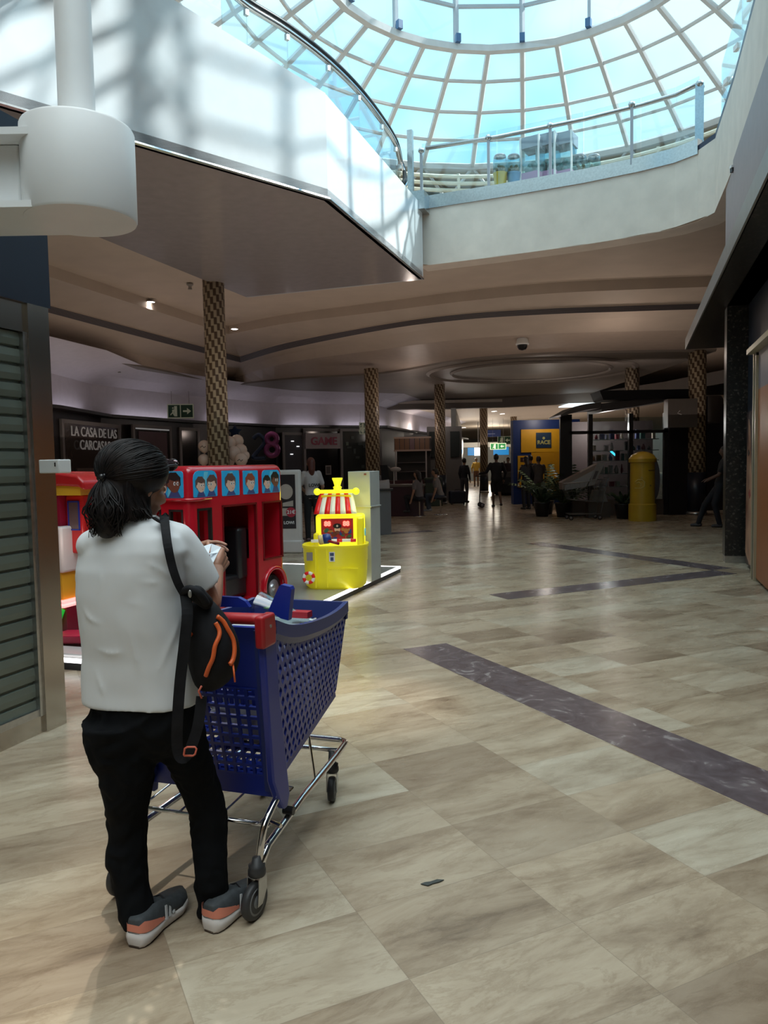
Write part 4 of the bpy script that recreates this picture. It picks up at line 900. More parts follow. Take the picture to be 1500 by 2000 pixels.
    if long_hair: hm.chain([S(hc + Vector((0, -.05, 0))), S(hc + Vector((0, -.085, -.16))), S(hc + Vector((0, -.08, -.28)))], [.08 * s, .07 * s, .04 * s], 12)
    remesh(hm.build('hair', mat('hair_%.2f' % hair[0], hair, .5, noise_s=40, noise_a=.3), t), .012, 2)
    for q in (-1, 1):
        an = Vector(legs[q][1]); f = MB(); f.caps(S((an.x, an.y - .03, .04)), S((an.x + q * .01, an.y + .13, .03)), .045 * s, .036 * s, 12); f.v = [Vector((v.x, v.y, max(v.z, 0) + (an.z - .08) * s)) for v in f.v]
        f.build('shoe', mat('shoe_%.2f' % shoes[0], shoes, .5), t, smooth=True)
    return t
def M2(T, o):
    return o
# ================================================================== SHOPS ALONG THE LEFT
def atxy(px, Y): p = aty(px, 900, Y); return Vector((p.x, p.y, 0))
WP = [atxy(-60, 16), atxy(100, 18.6), atxy(200, 22), atxy(380, 26), atxy(540, 29.5), atxy(745, 31.5), atxy(790, 36), atxy(850, 42), atxy(905, 50)]
DKW = mat('dark_shopfront', (0.018, 0.015, 0.016), .3); BAND = mat('lilac_band', (0.62, 0.58, 0.64), .5)
mb = MB(); mb.sheet([[p for p in WP], [zed(p, 2.95) for p in WP]]); struct('wall_shops', mb, DKW)
mb = MB(); q = offs(WP, -.35); mb.sheet([[zed(p, 2.95) for p in WP], [zed(p, 2.95) for p in q], [zed(p, 3.03) for p in q]]); struct('trim_14', mb, DKW)
mb = MB(); q2 = offs(WP, .25); mb.sheet([[zed(p, 2.98) for p in q2], [zed(p, 3.9) for p in q2], [zed(p, 4.1) for p in offs(WP, -.3)], [zed(p, 4.3) for p in offs(WP, -1.5)]]); struct('wall_band', mb, BAND)
cvn = 0
ORD = ['', 'first', 'second', 'third', 'fourth', 'fifth', 'sixth', 'seventh', 'eighth', 'ninth', 'tenth', 'eleventh', 'twelfth', 'thirteenth', 'fourteenth', 'fifteenth', 'sixteenth', 'seventeenth', 'eighteenth']
for a, b in zip(offs(WP, .0)[:-1], offs(WP, .0)[1:]):
    d = b - a; n_ = max(1, int(d.length / 2.2))
    for k in range(n_):
        t0, t1 = (k + .2) / n_, (k + .8) / n_; p0, p1 = a.lerp(b, t0), a.lerp(b, t1)
        cvn += 1; tu = thing('cove_light', 'white light tube on the ledge above the left shops, %s from the left' % ORD[cvn], 'light', tuple(zed(p0.lerp(p1, .5), 3.0)), 0, 'cove lights above the shops')
        v = p1 - p0; MB().tube([-v / 2, v / 2], .02, 6).build('tube', mat('tube_glow', (1, 1, 1), .5, emit=(.95, .9, 1.0), es=7), tu)
SHW = mat('shop_dim_glass', (0.045, 0.042, 0.044), .12); FRG = mat('shop_frame_grey', (.22, .2, .2), .4)
def shop(px0, px1, Y0, Y1, lab, col, z1=2.9, items=None):
    a, b = atxy(px0, Y0), atxy(px1, Y1); d = (b - a); w = d.length; t = thing('shop_window', lab, 'shop window', tuple(a - Vector((-d.y, d.x, 0)).normalized() * .08), math.atan2(d.y, d.x))
    MB().b2((0, 0, .1), (w, .02, z1 - .1)).build('pane', mat('pane_' + items if items else 'shop_dim_glass', col, .12), t)
    for x in (0, w): MB().b2((x - .05, -.03, 0), (x + .05, .04, z1)).build('frame_post', FRG, t)
    MB().b2((0, -.03, z1 - .1), (w, .04, z1)).build('frame_head', FRG, t)
    return t, w
t, w = shop(118, 228, 19.2, 22.4, 'dim shop front with a lit letter sign above its window on the far left', (.05, .035, .03), 2.75, 'brown')
text('sign_letters', 'LA CASA DE LAS\nCARCASAS', .36, mat('dim_letters', (.35, .33, .32), .5, emit=(.5, .47, .45), es=.12), t, TRS((w / 2, -.08, 2.28)), .01)
for z in (.5, .9, 1.3): MB().b2((.6, -.04, z), (w - .5, -.0, z + .22)).build('shelf', mat('shelf_brown', (.09, .06, .05), .5), t)
t, w = shop(258, 330, 23, 24.8, 'shop front with a dim plum coloured poster beside the exit sign', (.03, .022, .024), 2.8, 'plum')
MB().b2((w * .12, -.03, 1.2), (w * .88, -.01, 2.6)).build('poster', mat('plum_poster', (.12, .06, .075), .4), t); MB().b2((0.1, -.04, 2.66), (w - .1, -.01, 2.70)).build('lit_edge', mat('dim_edge', (.4, .4, .4), .4, emit=(.5, .5, .5), es=.25), t)
t, w = shop(350, 385, 25.3, 26.0, 'narrow black shop window left of the tall patterned column', (.012, .013, .016), 2.8, 'black')
t, w = shop(552, 590, 29.4, 30.0, 'narrow glass shop door left of the GAME sign', (.10, .10, .115), 2.75, 'door')
for x, z in ((.35, 2.4), (.6, 2.2), (.3, 1.9)): MB().b2((x, -.03, z), (x + .12, -.01, z + .03)).build('reflected_lamp', mat('small_glow', (1, 1, 1), .5, emit=(1, 1, 1), es=1.2), t)
t, w = shop(594, 664, 29.95, 30.7, 'dark entrance under the pink GAME shop sign', (.008, .008, .01), 2.9, 'entrance')
MB().b2((0, -.12, 2.12), (w, -.02, 2.72)).build('sign_board', mat('sign_grey', (.36, .30, .32), .4), t)
text('sign_letters', 'GAME', .42, mat('letter_crimson', (.32, .02, .07), .4), t, TRS((w / 2, -.13, 2.40)), .01, bold=.012)
t, w = shop(666, 742, 30.6, 31.3, 'shop window with pale green shelves right of the GAME sign', (.035, .04, .038), 2.9, 'green')
for i in range(14): MB().box((random.uniform(.1, w - .1), -.03, random.uniform(1.0, 2.6)), (random.uniform(.08, .25), .02, random.uniform(.06, .2))).build('shelf_item', mat(random.choice(['item_sage', 'item_dark', 'item_pale']), random.choice([(.12, .16, .12), (.05, .07, .06), (.2, .2, .19)]), .5), t)
# a white chair-like display arm
# exit signs
GSN = mat('exit_green', (0.01, .055, .03), .35); EXW = mat('exit_cream', (.42, .45, .33), .5, emit=(.42, .45, .33), es=.08)
def exit_sign(loc, rz, w, h, lab, arrow=1, lit=0, man=True, wire=.4):
    t = thing('exit_sign', lab, 'exit sign', loc, rz)
    GS, GW = (GSN, EXW) if not lit else (mat('exit_green_lit', (.05, .25, .08), .4, emit=(.05, .3, .1), es=.8), mat('exit_lit', (.8, .85, .6), .5, emit=(.85, .9, .6), es=1.2))
    MB().b2((-w / 2, 0, 0), (w / 2, .05, h)).build('panel', GW, t)
    for q in (-1, 1):
        x0, x1 = (-w / 2 + .03, -.015) if q < 0 else (.015, w / 2 - .03); MB().b2((x0, -.008, .03), (x1, 0, h - .03)).build('green_field', GS, t)
    m = MB(); cx = w / 4; a = h * .28; m.slab([(cx - a * arrow, -.014, h / 2 - a * .22), (cx, -.014, h / 2 - a * .22), (cx, -.014, h / 2 - a * .8), (cx + a * arrow, -.014, h / 2), (cx, -.014, h / 2 + a * .8), (cx, -.014, h / 2 + a * .22), (cx - a * arrow, -.014, h / 2 + a * .22)], (0, .004, 0)); m.build('arrow', GW, t)
    m = MB(); cx = -w / 4; m.b2((cx + a * .1, -.014, h * .14), (cx + a * .8, -.009, h * .86)); m.build('door_symbol', GW, t)
    m = MB(); m.poly(disc((cx - a * .2, h * .72), a * .2, a * .2, -.018, 10)); m.slab([(cx - a * .4, -.017, h * .6), (cx + a * .1, -.017, h * .62), (cx + .0, -.017, h * .38), (cx + a * .25, -.017, h * .18), (cx + a * .0, -.017, h * .18), (cx - a * .3, -.017, h * .35), (cx - a * .8, -.017, h * .2), (cx - a * .9, -.017, h * .28), (cx - a * .4, -.017, h * .42)], (0, .002, 0)); m.build('running_figure', GW, t, fix=False)
    MB().tube([(-w / 3, .02, h), (-w / 3, .02, h + wire)], .006, 5).build('wire', FRG, t); MB().tube([(w / 3, .02, h), (w / 3, .02, h + wire)], .006, 5).build('wire', FRG, t)
    return t
p = aty(353, 817, 24); exit_sign(tuple(p), .12, .80, .44, 'dark green exit sign with running figure and arrow hanging at left')
p = aty(709, 848, 29.0); exit_sign(tuple(p), .3, .26, .44, 'small dark exit sign half hidden by the middle column')
p = aty(973, 878, 46); exit_sign(tuple(p), 0, .95, .38, 'lit green and cream exit sign far back between the columns', -1, 1, wire=4.08 - p.z - .38)
p = aty(985, 868, 52); exit_sign(tuple(p), 0, .9, .55, 'second exit sign far back above and right of the lit one', -1, 0, wire=4.08 - p.z - .55)

# balloons ---------------------------------------------------------------
BAL = mat('balloon_pink', (.80, .58, .48), .25, noise_a=.03, coat=.4)
bl = [(399, 872, 15.0, 12), (398, 898, 15.0, 11), (447, 866, 15.3, 14), (463, 862, 15.5, 13), (470, 880, 15.4, 13), (457, 885, 15.2, 14), (471, 898, 15.0, 13), (446, 900, 15.3, 13), (455, 872, 15.7, 13), (479, 890, 15.35, 9)]
for i, (x, y, Y, r) in enumerate(bl):
    rr = r * Y / 1500
    lab = ['pale pink balloon left of the tall column, upper one', 'pale pink balloon left of the tall column, lower one', 'pale pink balloon touching the right side of the column near the top', 'pale pink balloon at the top of the cluster', 'pale pink balloon at the right edge of the cluster', 'pale pink balloon in the middle of the cluster',
           'pale pink balloon at the lower right printed with dark script', 'pale pink balloon low beside the column', 'pale pink balloon at the back of the cluster', 'smallest pale pink balloon at the far right of the cluster'][i]
    t = thing('balloon', lab, 'balloon', tuple(aty(x, y, Y)), 0, 'pale pink balloons round the column')
    MB().lathe([(.001, -rr * 1.1), (rr * .35, -rr * .98), (rr * .75, -rr * .65), (rr * .97, -rr * .2), (rr, .15 * rr), (rr * .85, rr * .6), (rr * .5, rr * .92), (.001, rr * 1.05)], n=18).build('skin', BAL, t, smooth=True)
    MB().lathe([(.022, -rr * 1.2), (.006, -rr * 1.08)], n=8).build('knot', BAL, t)
    if i in (0, 6): MB().tube([(-.05, -rr * .93, -.02), (-.01, -rr * 1.0, .01), (.02, -rr * 1.0, -.03), (.05, -rr * .95, 0)], .007, 5).build('script', BLACK, t)
PUR = mat('foil_purple', (.22, .05, .17), .25, .5); NVB = mat('foil_navy', (.02, .035, .08), .25, .5)
t = thing('number_balloon', 'large purple foil balloon shaped like an eight', 'balloon', tuple(aty(531, 868, 20)))
for z, r in ((.14, .13), (-.14, .15)): MB().tube([Vector((r * math.cos(a), 0, z + r * math.sin(a))) for a in [2 * PI * k / 20 for k in range(20)]], .075, 10, loop=True).build('foil', PUR, t, smooth=True)
t = thing('number_balloon', 'dark navy foil number balloon left of the purple eight', 'balloon', tuple(aty(506, 872, 20)))
MB().tube(catm([Vector(v) for v in ((-.14, 0, .2), (.0, 0, .3), (.14, 0, .18), (.1, 0, .02), (-.1, 0, -.2), (-.14, 0, -.3), (.16, 0, -.3))], 5), .06, 10).build('foil', NVB, t, smooth=True)
t = thing('foil_balloon', 'dark foil balloon above the pink balloon cluster', 'balloon', tuple(aty(459, 843, 15.6)))
star = [(.16 * (1 if k % 2 == 0 else .5) * math.cos(PI / 2 + k * PI / 5), -.03, .14 * (1 if k % 2 == 0 else .5) * math.sin(PI / 2 + k * PI / 5)) for k in range(10)]
o = MB().slab(star, (0, .07, 0)).build('foil', NVB, t); bev(o, .015)

# ================================================================== MIDDLE: kiosk, counters, seated people
BRN = mat('tile_brown', (.20, .10, .055), .4); WF = mat('kiosk_white', (.42, .38, .37), .4); DK2 = mat('kiosk_dark', (.03, .024, .024), .3)
kp = atz(800, 978, 0)
kp = Vector((1.05, 29.0, 0))
kk = thing('cafe_kiosk', 'cafe kiosk with brown tiled canopy and white posts in the middle distance', 'kiosk', tuple(kp), -.12)
MB().b2((-.62, 0, 1.95), (.75, .9, 2.48)).build('canopy', DK2, kk)
for k in range(7): MB().b2((-.60 + k * .19, -.02, 2.0), (-.60 + k * .19 + .165, 0, 2.42)).build('canopy_tile', BRN if k != 3 else mat('tile_plum', (.18, .10, .11), .4), kk)
fr_ = MB(); fr_.b2((-.64, -.03, 2.42), (.77, .0, 2.48)); fr_.b2((-.64, -.03, 1.94), (.77, .0, 2.0)); fr_.build('canopy_trim', mat('trim_tan', (.42, .30, .24), .4), kk)
for x in (-.60, .55): MB().b2((x, -.02, .8), (x + .05, .03, 1.95)).build('post', WF, kk)
MB().b2((-.6, .7, .0), (.7, .75, 1.95)).build('back_panel', DK2, kk)
for z in (1.15, 1.5): MB().b2((-.55, .4, z), (.55, .7, z + .03)).build('shelf', mat('shelf_grey', (.12, .1, .1), .4), kk)
MB().b2((-1.0, -.3, 0), (.8, .2, .85)).build('counter', mat('wine_panel', (.045, .008, .014), .35), kk)
cr = thing('service_counter', 'dark wine red counter with pale worktop behind the grey cabinet', 'counter', (.55, 21.6, 0), -.1)
MB().b2((-.75, 0, 0), (.55, .6, .84)).build('front', MATS['wine_panel'], cr); MB().b2((-.80, -.04, .84), (.6, .64, .90)).build('worktop', mat('worktop_grey', (.16, .13, .11), .4), cr)
MB().b2((-.78, -.02, .90), (-.4, .3, 1.02)).build('till_box', mat('till_white', (.30, .28, .27), .4), cr)
ls = thing('display_tablet', 'slim display stand on the counter behind the grey cabinet', 'display', (-.02, 21.75, .905), .3)
MB().slab([(0, 0, .05), (.22, 0, .05), (.14, 0, .55), (-.06, 0, .55)], (0, .02, 0)).build('screen', BLACK, ls); MB().b2((.02, -.02, 0), (.16, .1, .05)).build('base', FRG, ls)
tv = thing('white_plant_figure', 'small white branching ornament on the counter', 'ornament', (.30, 21.9, .905))
MB().tube([(0, 0, 0), (0, 0, .35), (-.15, 0, .5)], .02, 6).build('stem', WF, tv); MB().ell((.05, 0, .42), (.16, .06, .07), 10, 6).build('blossom', WF, tv, smooth=True)
# stools + seated women
def stool(x, y, z, rz, lab):
    t = thing('bar_stool', lab, 'stool', (x, y, 0), rz, 'stools at the cafe counter')
    MB().lathe([(.17, z - .04), (.18, z), (.16, z + .03)], n=18).build('seat', BLACK, t, smooth=True); MB().tube([(0, 0, 0), (0, 0, z - .04)], .025, 8).build('pole', CHROME, t); MB().lathe([(.2, 0), (.2, .015), (.05, .03)], n=18).build('base', CHROME, t, smooth=True)
stool(1.0, 21.5, .50, 0, 'stool under the seated woman with her back turned'); stool(1.62, 21.9, .50, 0, 'stool under the seated woman in profile')
LGS = {q: [(q * .10, .40, .52), (q * .10, .34, .14)] for q in (-1, 1)}
person('person', 'seated woman with long dark hair and pale top, back turned, at the wine red counter', (1.0, 21.45, .05), 1.0, 1.62, (.16, .14, .14), (.015, .016, .022), seated=True, legs=LGS, long_hair=True, lean=.05)
person('person', 'seated person in a light t-shirt and jeans in profile at the cafe counter', (1.62, 21.9, .05), 1.35, 1.68, (.20, .18, .17), (.05, .06, .08), seated=True, legs=LGS, lean=.10, shoes=(.3, .28, .28))
bn = thing('litter_bin', 'dark green litter bin with a pale round symbol', 'bin', (1.72, 26.6, 0), 0)
bev(MB().b2((-.30, -.25, 0), (.30, .25, .98)).build('body', mat('bin_green', (.03, .045, .025), .4), bn), .03); MB().b2((-.28, -.26, .80), (.28, -.24, .92)).build('slot', BLACK, bn)
MB().poly(disc((.14, .55), .10, .10, -.262, 16)).build('symbol', mat('symbol_grey', (.16, .17, .15), .5), bn, fix=False)
sc1 = thing('suitcase', 'dark blue wheeled suitcase standing by the column base', 'suitcase', (2.62, 27.1, .04), .1)
bev(MB().b2((-.32, -.14, 0), (.26, .14, .45)).build('shell', mat('case_navy', (.012, .016, .03), .4), sc1), .06, 3); MB().tube([(-.1, 0, .44), (-.1, 0, .49), (.08, 0, .49), (.08, 0, .44)], .012, 6).build('handle', BLACK, sc1)
for x in (-.24, .2): MB().ell((x, -.1, -.012), (.03, .02, .03), 8, 6).build('wheel', BLACK, sc1)
person('person', 'dark clothed person standing beside the grey wall behind the suitcase', (3.0, 28.5, 0), -.6, 1.62, (.02, .02, .025), (.05, .05, .055), wide=.85, sleeve='long')
# grey wall panels beyond the column
struct('wall_middle', MB().b2((1.75, 30.2, 0), (3.1, 30.5, 2.9)), mat('middle_grey', (.16, .145, .135), .4))
gw = thing('lit_window_panel', 'pair of pale green window panels in the grey wall beyond the columns', 'window panel', (1.8, 30.12, 1.7))
for x in (0.02, .84): MB().b2((x, 0, .0), (x + .36, .04, 1.0)).build('pane', mat('pane_green', (.20, .24, .19), .3, emit=(.2, .24, .18), es=.35), gw)
struct('wall_white_corridor', MB().slab([(3.0, 31.5, 0), (4.7, 46, 0), (4.7, 46, 3.7), (3.0, 31.5, 3.7)], (-.2, 0, 0)), mat('white_corridor', (.42, .42, .40), .4, noise_a=.05))
for i, (x0, c_) in enumerate(((0, (.03, .035, .04)),)):
    ds = thing('doorway_panel', 'dark doorway with a blue lit head in the pale corridor wall', 'door panel', (4.15, 41.0, 0), math.atan2(14.5, 1.7)); MB().b2((-1, -.06, 0), (1, 0, 2.2)).build('leaf', mat('door_dark', c_, .3), ds); MB().b2((-.8, -.08, 1.95), (.8, -.05, 2.15)).build('blue_light', mat('blue_glow', (.1, .3, .5), .4, emit=(.15, .45, .8), es=1.2), ds)
cl_ = thing('corridor_lamp', 'bright white lamp panel far down the corridor', 'light', (6.2, 50, 1.9)); MB().b2((-.02, .04, .5), (.02, .08, 2.18)).build('rod', FRG, cl_); MB().b2((-.25, 0, 0), (.25, .1, .5)).build('panel', mat('far_glow', (1, 1, 1), .5, emit=(1, .97, .9), es=5), cl_)
lamp('far_corridor_light', 'POINT', (5.2, 47, 2.2), 120, (1, .93, .82), .5); lamp('far_corridor_light', 'POINT', (8, 56, 2.6), 260, (1, .9, .75), .5); lamp('far_corridor_light', 'POINT', (1.5, 38, 3.2), 30, (1, .85, .7), .4)
# far shops with blue band
fs = thing('far_shop_front', 'distant shop front with bright blue band at the end of the mall', 'shop front', (6.6, 60, 0)); MB().b2((-1.6, 0, 0), (6, .2, 2.6)).build('wall', mat('far_grey', (.12, .13, .13), .5), fs)
for x in (.0, 2.0): MB().b2((x, -.05, 2.0), (x + 1.2, 0, 2.6)).build('blue_band', mat('band_blue', (.01, .16, .42), .4, emit=(.01, .2, .5), es=.7), fs)
MB().b2((-1.6, -.05, 2.62), (6, .2, 3.0)).build('white_band', mat('band_white', (.7, .7, .68), .4), fs)
bs = thing('blue_notice', 'dark blue hanging notice board far back', 'sign', (6.55, 47, 3.0)); MB().b2((-.5, 0, 0), (.65, .06, .42)).build('panel', mat('notice_blue', (.02, .04, .16), .4), bs); MB().b2((-.4, -.01, .16), (.3, 0, .2)).build('text_line', mat('notice_line', (.2, .25, .45), .4), bs)

YS = person('person', 'person in a yellow jacket and brown trousers walking away far down the corridor', (5.62, 46.5, 0), 0, 1.72, (.60, .38, .06), (.14, .07, .04), (.2, .15, .12), sleeve='long', vox=.03)
WK = {-1: [(-.10, .06, .49), (-.10, .02, .08)], 1: [(.11, .08, .50), (.12, -.12, .12)]}
person('person', 'dark silhouetted person in a jacket and shorts pushing a scooter', (3.72, 25.3, 0), 0.05, 1.72, (.012, .012, .016), (.012, .012, .016), (.01, .01, .01), (.16, .09, .06), shorts=True, sleeve='long', wide=1.15, legs=WK, arms={-1: [(-.32, .02, 1.14), (-.52, .18, 1.08)], 1: [(.30, 0, 1.12), (.27, .06, .90)]})
sk_ = thing('kick_scooter', 'black kick scooter held by the silhouetted person', 'scooter', (3.20, 25.5, 0), 0)
MB().tube([(-.02, 0, .12), (.02, -.05, 1.02)], .018, 8).build('stem', BLACK, sk_); MB().tube([(-.18, -.05, 1.02), (.22, -.05, 1.02)], .016, 8).build('handlebar', BLACK, sk_)
MB().b2((-.03, -.45, .09), (.10, .0, .12)).build('deck', BLACK, sk_)
for y in (.05, -.5): wheel_(.0, y, .08, .08, .04, sk_, FRG)
bb = thing('bean_bag', 'large dark faceted bean bag seat on the floor in the distance', 'seat', (5.75, 34.4, 0)); o = MB().lathe([(.75, 0), (.95, .12), (.98, .5), (.85, .8), (.5, 1.0), (.1, 1.05)], n=9).build('body', mat('bag_dark', (.014, .013, .015), .6), bb)
person('person', 'person sitting low on the dark bean bag', (5.62, 34.6, .45), 2.6, 1.6, (.08, .05, .05), (.03, .03, .03), seated=True, vox=.025)
for i, (px, c_) in enumerate(((984, (.55, .45, .42)), (1000, (.30, .03, .04)))):
    person('person', ['far person in a pale top by the distant tables', 'far person in a red top by the distant tables'][i], tuple(atxy(px, 47.0)), .5 * i, 1.5, c_, (.1, .08, .08), vox=.03)
person('person', 'woman with long dark hair in black standing before the blue and yellow stand', (4.42, 23.8, 0), .5, 1.62, (.010, .010, .012), (.010, .010, .012), long_hair=True, sleeve='long')
person('person', 'person in a grey coat standing next to the woman in black', (4.93, 24.4, 0), .1, 1.62, (.12, .105, .10), (.10, .09, .085), (.08, .06, .05), sleeve='long')
person('person', 'dark haired person behind the grey coated one', (4.85, 25.3, 0), .1, 1.66, (.012, .012, .014), (.012, .012, .014), sleeve='long')

# blue and yellow stand -----------------------------------------------------
st_ = thing('race_stand', 'blue stand with yellow panels and the RACE sign', 'stand', (4.50, 26.6, 0), 0)
BLU = mat('stand_blue', (.012, .035, .16), .4); YLW = mat('stand_yellow', (.80, .40, .015), .4)
MB().b2((0, 0, 0), (2.3, .5, 2.90)).build('wall', BLU, st_); MB().b2((.27, -.04, 1.79), (2.2, 0, 2.58)).build('yellow_panel', YLW, st_); MB().b2((.62, -.03, .3), (2.2, 0, 1.79)).build('yellow_panel', mat('stand_ochre', (.68, .32, .012), .4), st_)
MB().b2((.15, -.04, .60), (.50, 0, 1.68)).build('yellow_panel', YLW, st_); MB().b2((.24, -.05, 1.46), (.42, -.04, 1.62)).build('small_logo', mat('logo_dark', (.05, .02, .02), .4), st_)
lg = MB().b2((.78, -.07, 1.94), (1.30, -.04, 2.46)).build('logo_board', mat('logo_blue', (.010, .035, .08), .4), st_)
text('logo_text', 'RACE', .18, mat('logo_gold', (.48, .44, .14), .4), lg, TRS((1.04, -.075, 2.12)), .004, bold=.007)
m = MB(); m.poly(disc((1.04, 2.27), .05, .05, -.075, 6)); m.build('logo_crest', mat('logo_gold', (0, 0, 0)), lg, fix=False)
lamp('stand_fill', 'POINT', (5.4, 25.6, 2.9), 22, (1, .9, .8), .1)  # added lamp without a fixture, brightens the yellow panels

# palms, pots --------------------------------------------------------------
def palm(loc, hgt, n, spread, lab, cols, pot=True):
    t = thing('potted_palm', lab, 'plant', loc, random.uniform(0, 3), 'potted plants by the dark kiosk')
    if pot: MB().lathe([(.16, 0), (.22, .35), (.23, .38), (.19, .38)], n=18).build('pot', mat('pot_dark', (.012, .012, .012), .4), t, smooth=True)
    stm = MB(); lf = MB()
    for i in range(n):
        a = 2 * PI * i / n + random.uniform(-.3, .3); el = random.uniform(.5, 1.35); L_ = hgt * random.uniform(.6, 1.0); pts = []
        for k in range(7):
            u = k / 6.0; r = L_ * spread * u * math.cos(el) * 1.3; z = .35 + L_ * (math.sin(el) * u - .38 * u * u * spread); pts.append(Vector((r * math.cos(a), r * math.sin(a), z)))
        stm.tube(pts, [.012 - .0012 * k for k in range(7)], 5)
        for k in range(2, 7):
            d = (pts[k] - pts[k - 1]).normalized(); sd = d.cross(Vector((0, 0, 1))).normalized()
            for q in (-1, 1):
                for f in (0, .5):
                    b_ = pts[k - 1].lerp(pts[k], f); ll = .26 * hgt / 1.6 * (1.1 - .1 * k); tip = b_ + (sd * q + d * .7).normalized() * ll + Vector((0, 0, -.07)); w_ = d * .018
                    lf.poly([b_ - w_, b_.lerp(tip, .5) - w_ * 1.4, tip, b_.lerp(tip, .5) + w_ * 1.4, b_ + w_])
    stm.build('stem', mat('stem_green', (.06, .09, .03), .5), t); lf.build('leaves', mat('leaf_%d' % cols, [(.025, .05, .02), (.16, .22, .10)][cols], .5, noise_a=.25), t, fix=False)
    return t
palm((4.55, 21.5, 0), 1.75, 12, .8, 'tall pale leaved palm in front of the yellow stand', 1)
palm((4.75, 20.3, 0), 1.5, 14, .8, 'dark palm left of the silver shopping trolley', 0)
palm((4.25, 20.6, 0), .9, 12, .7, 'low dark leafy plant at the foot of the palms', 0)
palm((5.1, 21.0, 0), 1.75, 10, .5, 'upright dark plant behind the tilted carton', 0)
palm((6.05, 19.35, 0), .62, 16, .9, 'small potted plant in a black pot beside the yellow post box', 0)

# dark kiosk pavilion -------------------------------------------------------
kd = thing('glass_kiosk', 'dark framed glass kiosk full of merchandise with a curved dark roof', 'kiosk', (4.95, 20.4, 0), 0)
DKF = mat('kiosk_frame', (.022, .02, .02), .3)
for x in (0, .55, 1.62, 2.55): MB().b2((x - .05 - (.20 if x == 0 else 0), 0, 0), (x + .06, .12, 2.7)).build('post', DKF, kd)
MB().b2((.0, 0, 2.18), (2.6, .1, 2.26)).build('rail', DKF, kd)
MB().b2((.05, .03, .0), (2.5, .3, .42)).build('plinth', mat('plinth_wood', (.10, .075, .06), .5), kd)
MB().b2((.55, .05, .42), (2.5, .07, 2.6)).build('pane', glass('kiosk_glass', (.75, .8, .8), .12), kd)
roof = MB(); rs = []
for k in range(9):
    x = -.35 + k * .13; z = 2.62 + .13 * math.sin(k / 8 * PI * .5) * 1.5; rs.append([(x, -.5, z), (x, .9, z), (x, .9, z + .05 + .10 * min(k / 3, 1)), (x, -.5, z + .05 + .10 * min(k / 3, 1))])
roof.rings(rs); roof.slab([(.7, -.5, 2.72), (2.7, -.5, 3.02), (2.7, -.5, 3.12), (.7, -.5, 2.94)], (0, 1.4, 0)); roof.build('roof', DKF, kd)
MB().slab([(.72, -.6, 3.02), (2.9, -.6, 3.02), (2.9, -.6, 3.26), (.62, -.6, 3.26)], (0, .9, 0)).build('upper_fascia', mat('kiosk_black', (.008, .008, .009), .15), kd)
MB().b2((2.6, -.1, 0), (3.6, .3, 3.1)).build('side_wall', DKW, kd)
MB().b2((.5, 2.0, 0), (2.9, 2.1, 2.6)).build('back_wall', mat('kiosk_back', (.08, .06, .06), .5), kd)
for z in (.75, 1.1, 1.45, 1.72, 2.02): MB().b2((.6, .25, z), (2.45, .55, z + .02)).build('shelf', mat('shelf_pale', (.35, .34, .34), .4), kd)
pals = [(.35, .3, .3), (.25, .03, .05), (.05, .06, .15), (.45, .38, .3), (.3, .12, .12), (.04, .04, .04), (.4, .4, .42), (.05, .15, .14)]
n_i = 0
for z in (.77, 1.12, 1.47, 1.74, 2.04):
    x = .62; pos_ = 0
    while x < 2.35:
        w_ = random.uniform(.06, .16); h_ = random.uniform(.10, .26)
        if random.random() < .85:
            pos_ += 1
            col = random.choice(pals); kind_ = random.choice(['box', 'jar'])
            tt = thing('gift_item', '%s %s on the kiosk %s shelf, %s from the left' % ({(.35, .3, .3): 'pale grey', (.25, .03, .05): 'dark red', (.05, .06, .15): 'navy', (.45, .38, .3): 'beige', (.3, .12, .12): 'brick red', (.04, .04, .04): 'black', (.4, .4, .42): 'light grey', (.05, .15, .14): 'teal'}[col], 'gift box' if kind_ == 'box' else 'round ornament', {.77: 'lowest', 1.12: 'second lowest', 1.47: 'middle', 1.74: 'second highest', 2.04: 'top'}[z], ORD[pos_]), 'gift', (4.95 + x + w_ / 2, 20.4 + .38, z), 0, 'gifts on the kiosk shelves')
            gm = mat('gift_%d' % pals.index(col), col, .4)
            if kind_ == 'box': MB().box((0, 0, h_ / 2), (w_ * .85, .12, h_)).build('box', gm, tt); MB().box((0, 0, h_ * .9), (w_ * .9, .13, h_ * .12)).build('lid', gm, tt)
            else: MB().lathe([(w_ * .25, 0), (w_ * .42, h_ * .2), (w_ * .45, h_ * .5), (w_ * .2, h_ * .75), (w_ * .25, h_ * .9), (.002, h_)], n=12).build('ornament', gm, tt, smooth=True)
            n_i += 1
        x += w_ + .04
lt = thing('cyan_tube_light', 'short cyan light tube glowing inside the dark kiosk', 'light', (6.22, 20.75, 1.62)); MB().tube([(-.08, 0, .10), (.10, 0, -.06)], .028, 8).build('tube', mat('cyan_glow', (.1, .7, .9), .4, emit=(.08, .7, .95), es=2.0), lt)
lamp('kiosk_fill', 'POINT', (6.2, 21.2, 2.35), 60, (1, .9, .85), .1); lamp('kiosk_fill', 'POINT', (5.4, 17.6, 3.7), 14, (1, .85, .72), .1)  # added lamps, no fixtures, to lift the kiosk goods and front
lamp('cafe_fill', 'POINT', (1.0, 27.2, 2.9), 14, (1, .8, .7), .1); lamp('cafe_fill', 'POINT', (.9, 22.6, 3.4), 10, (1, .85, .75), .1); lamp('middle_fill', 'POINT', (2.4, 28.9, 3.2), 14, (1, .9, .85), .1)  # unseen fill lamps added to brighten the cafe and grey middle wall
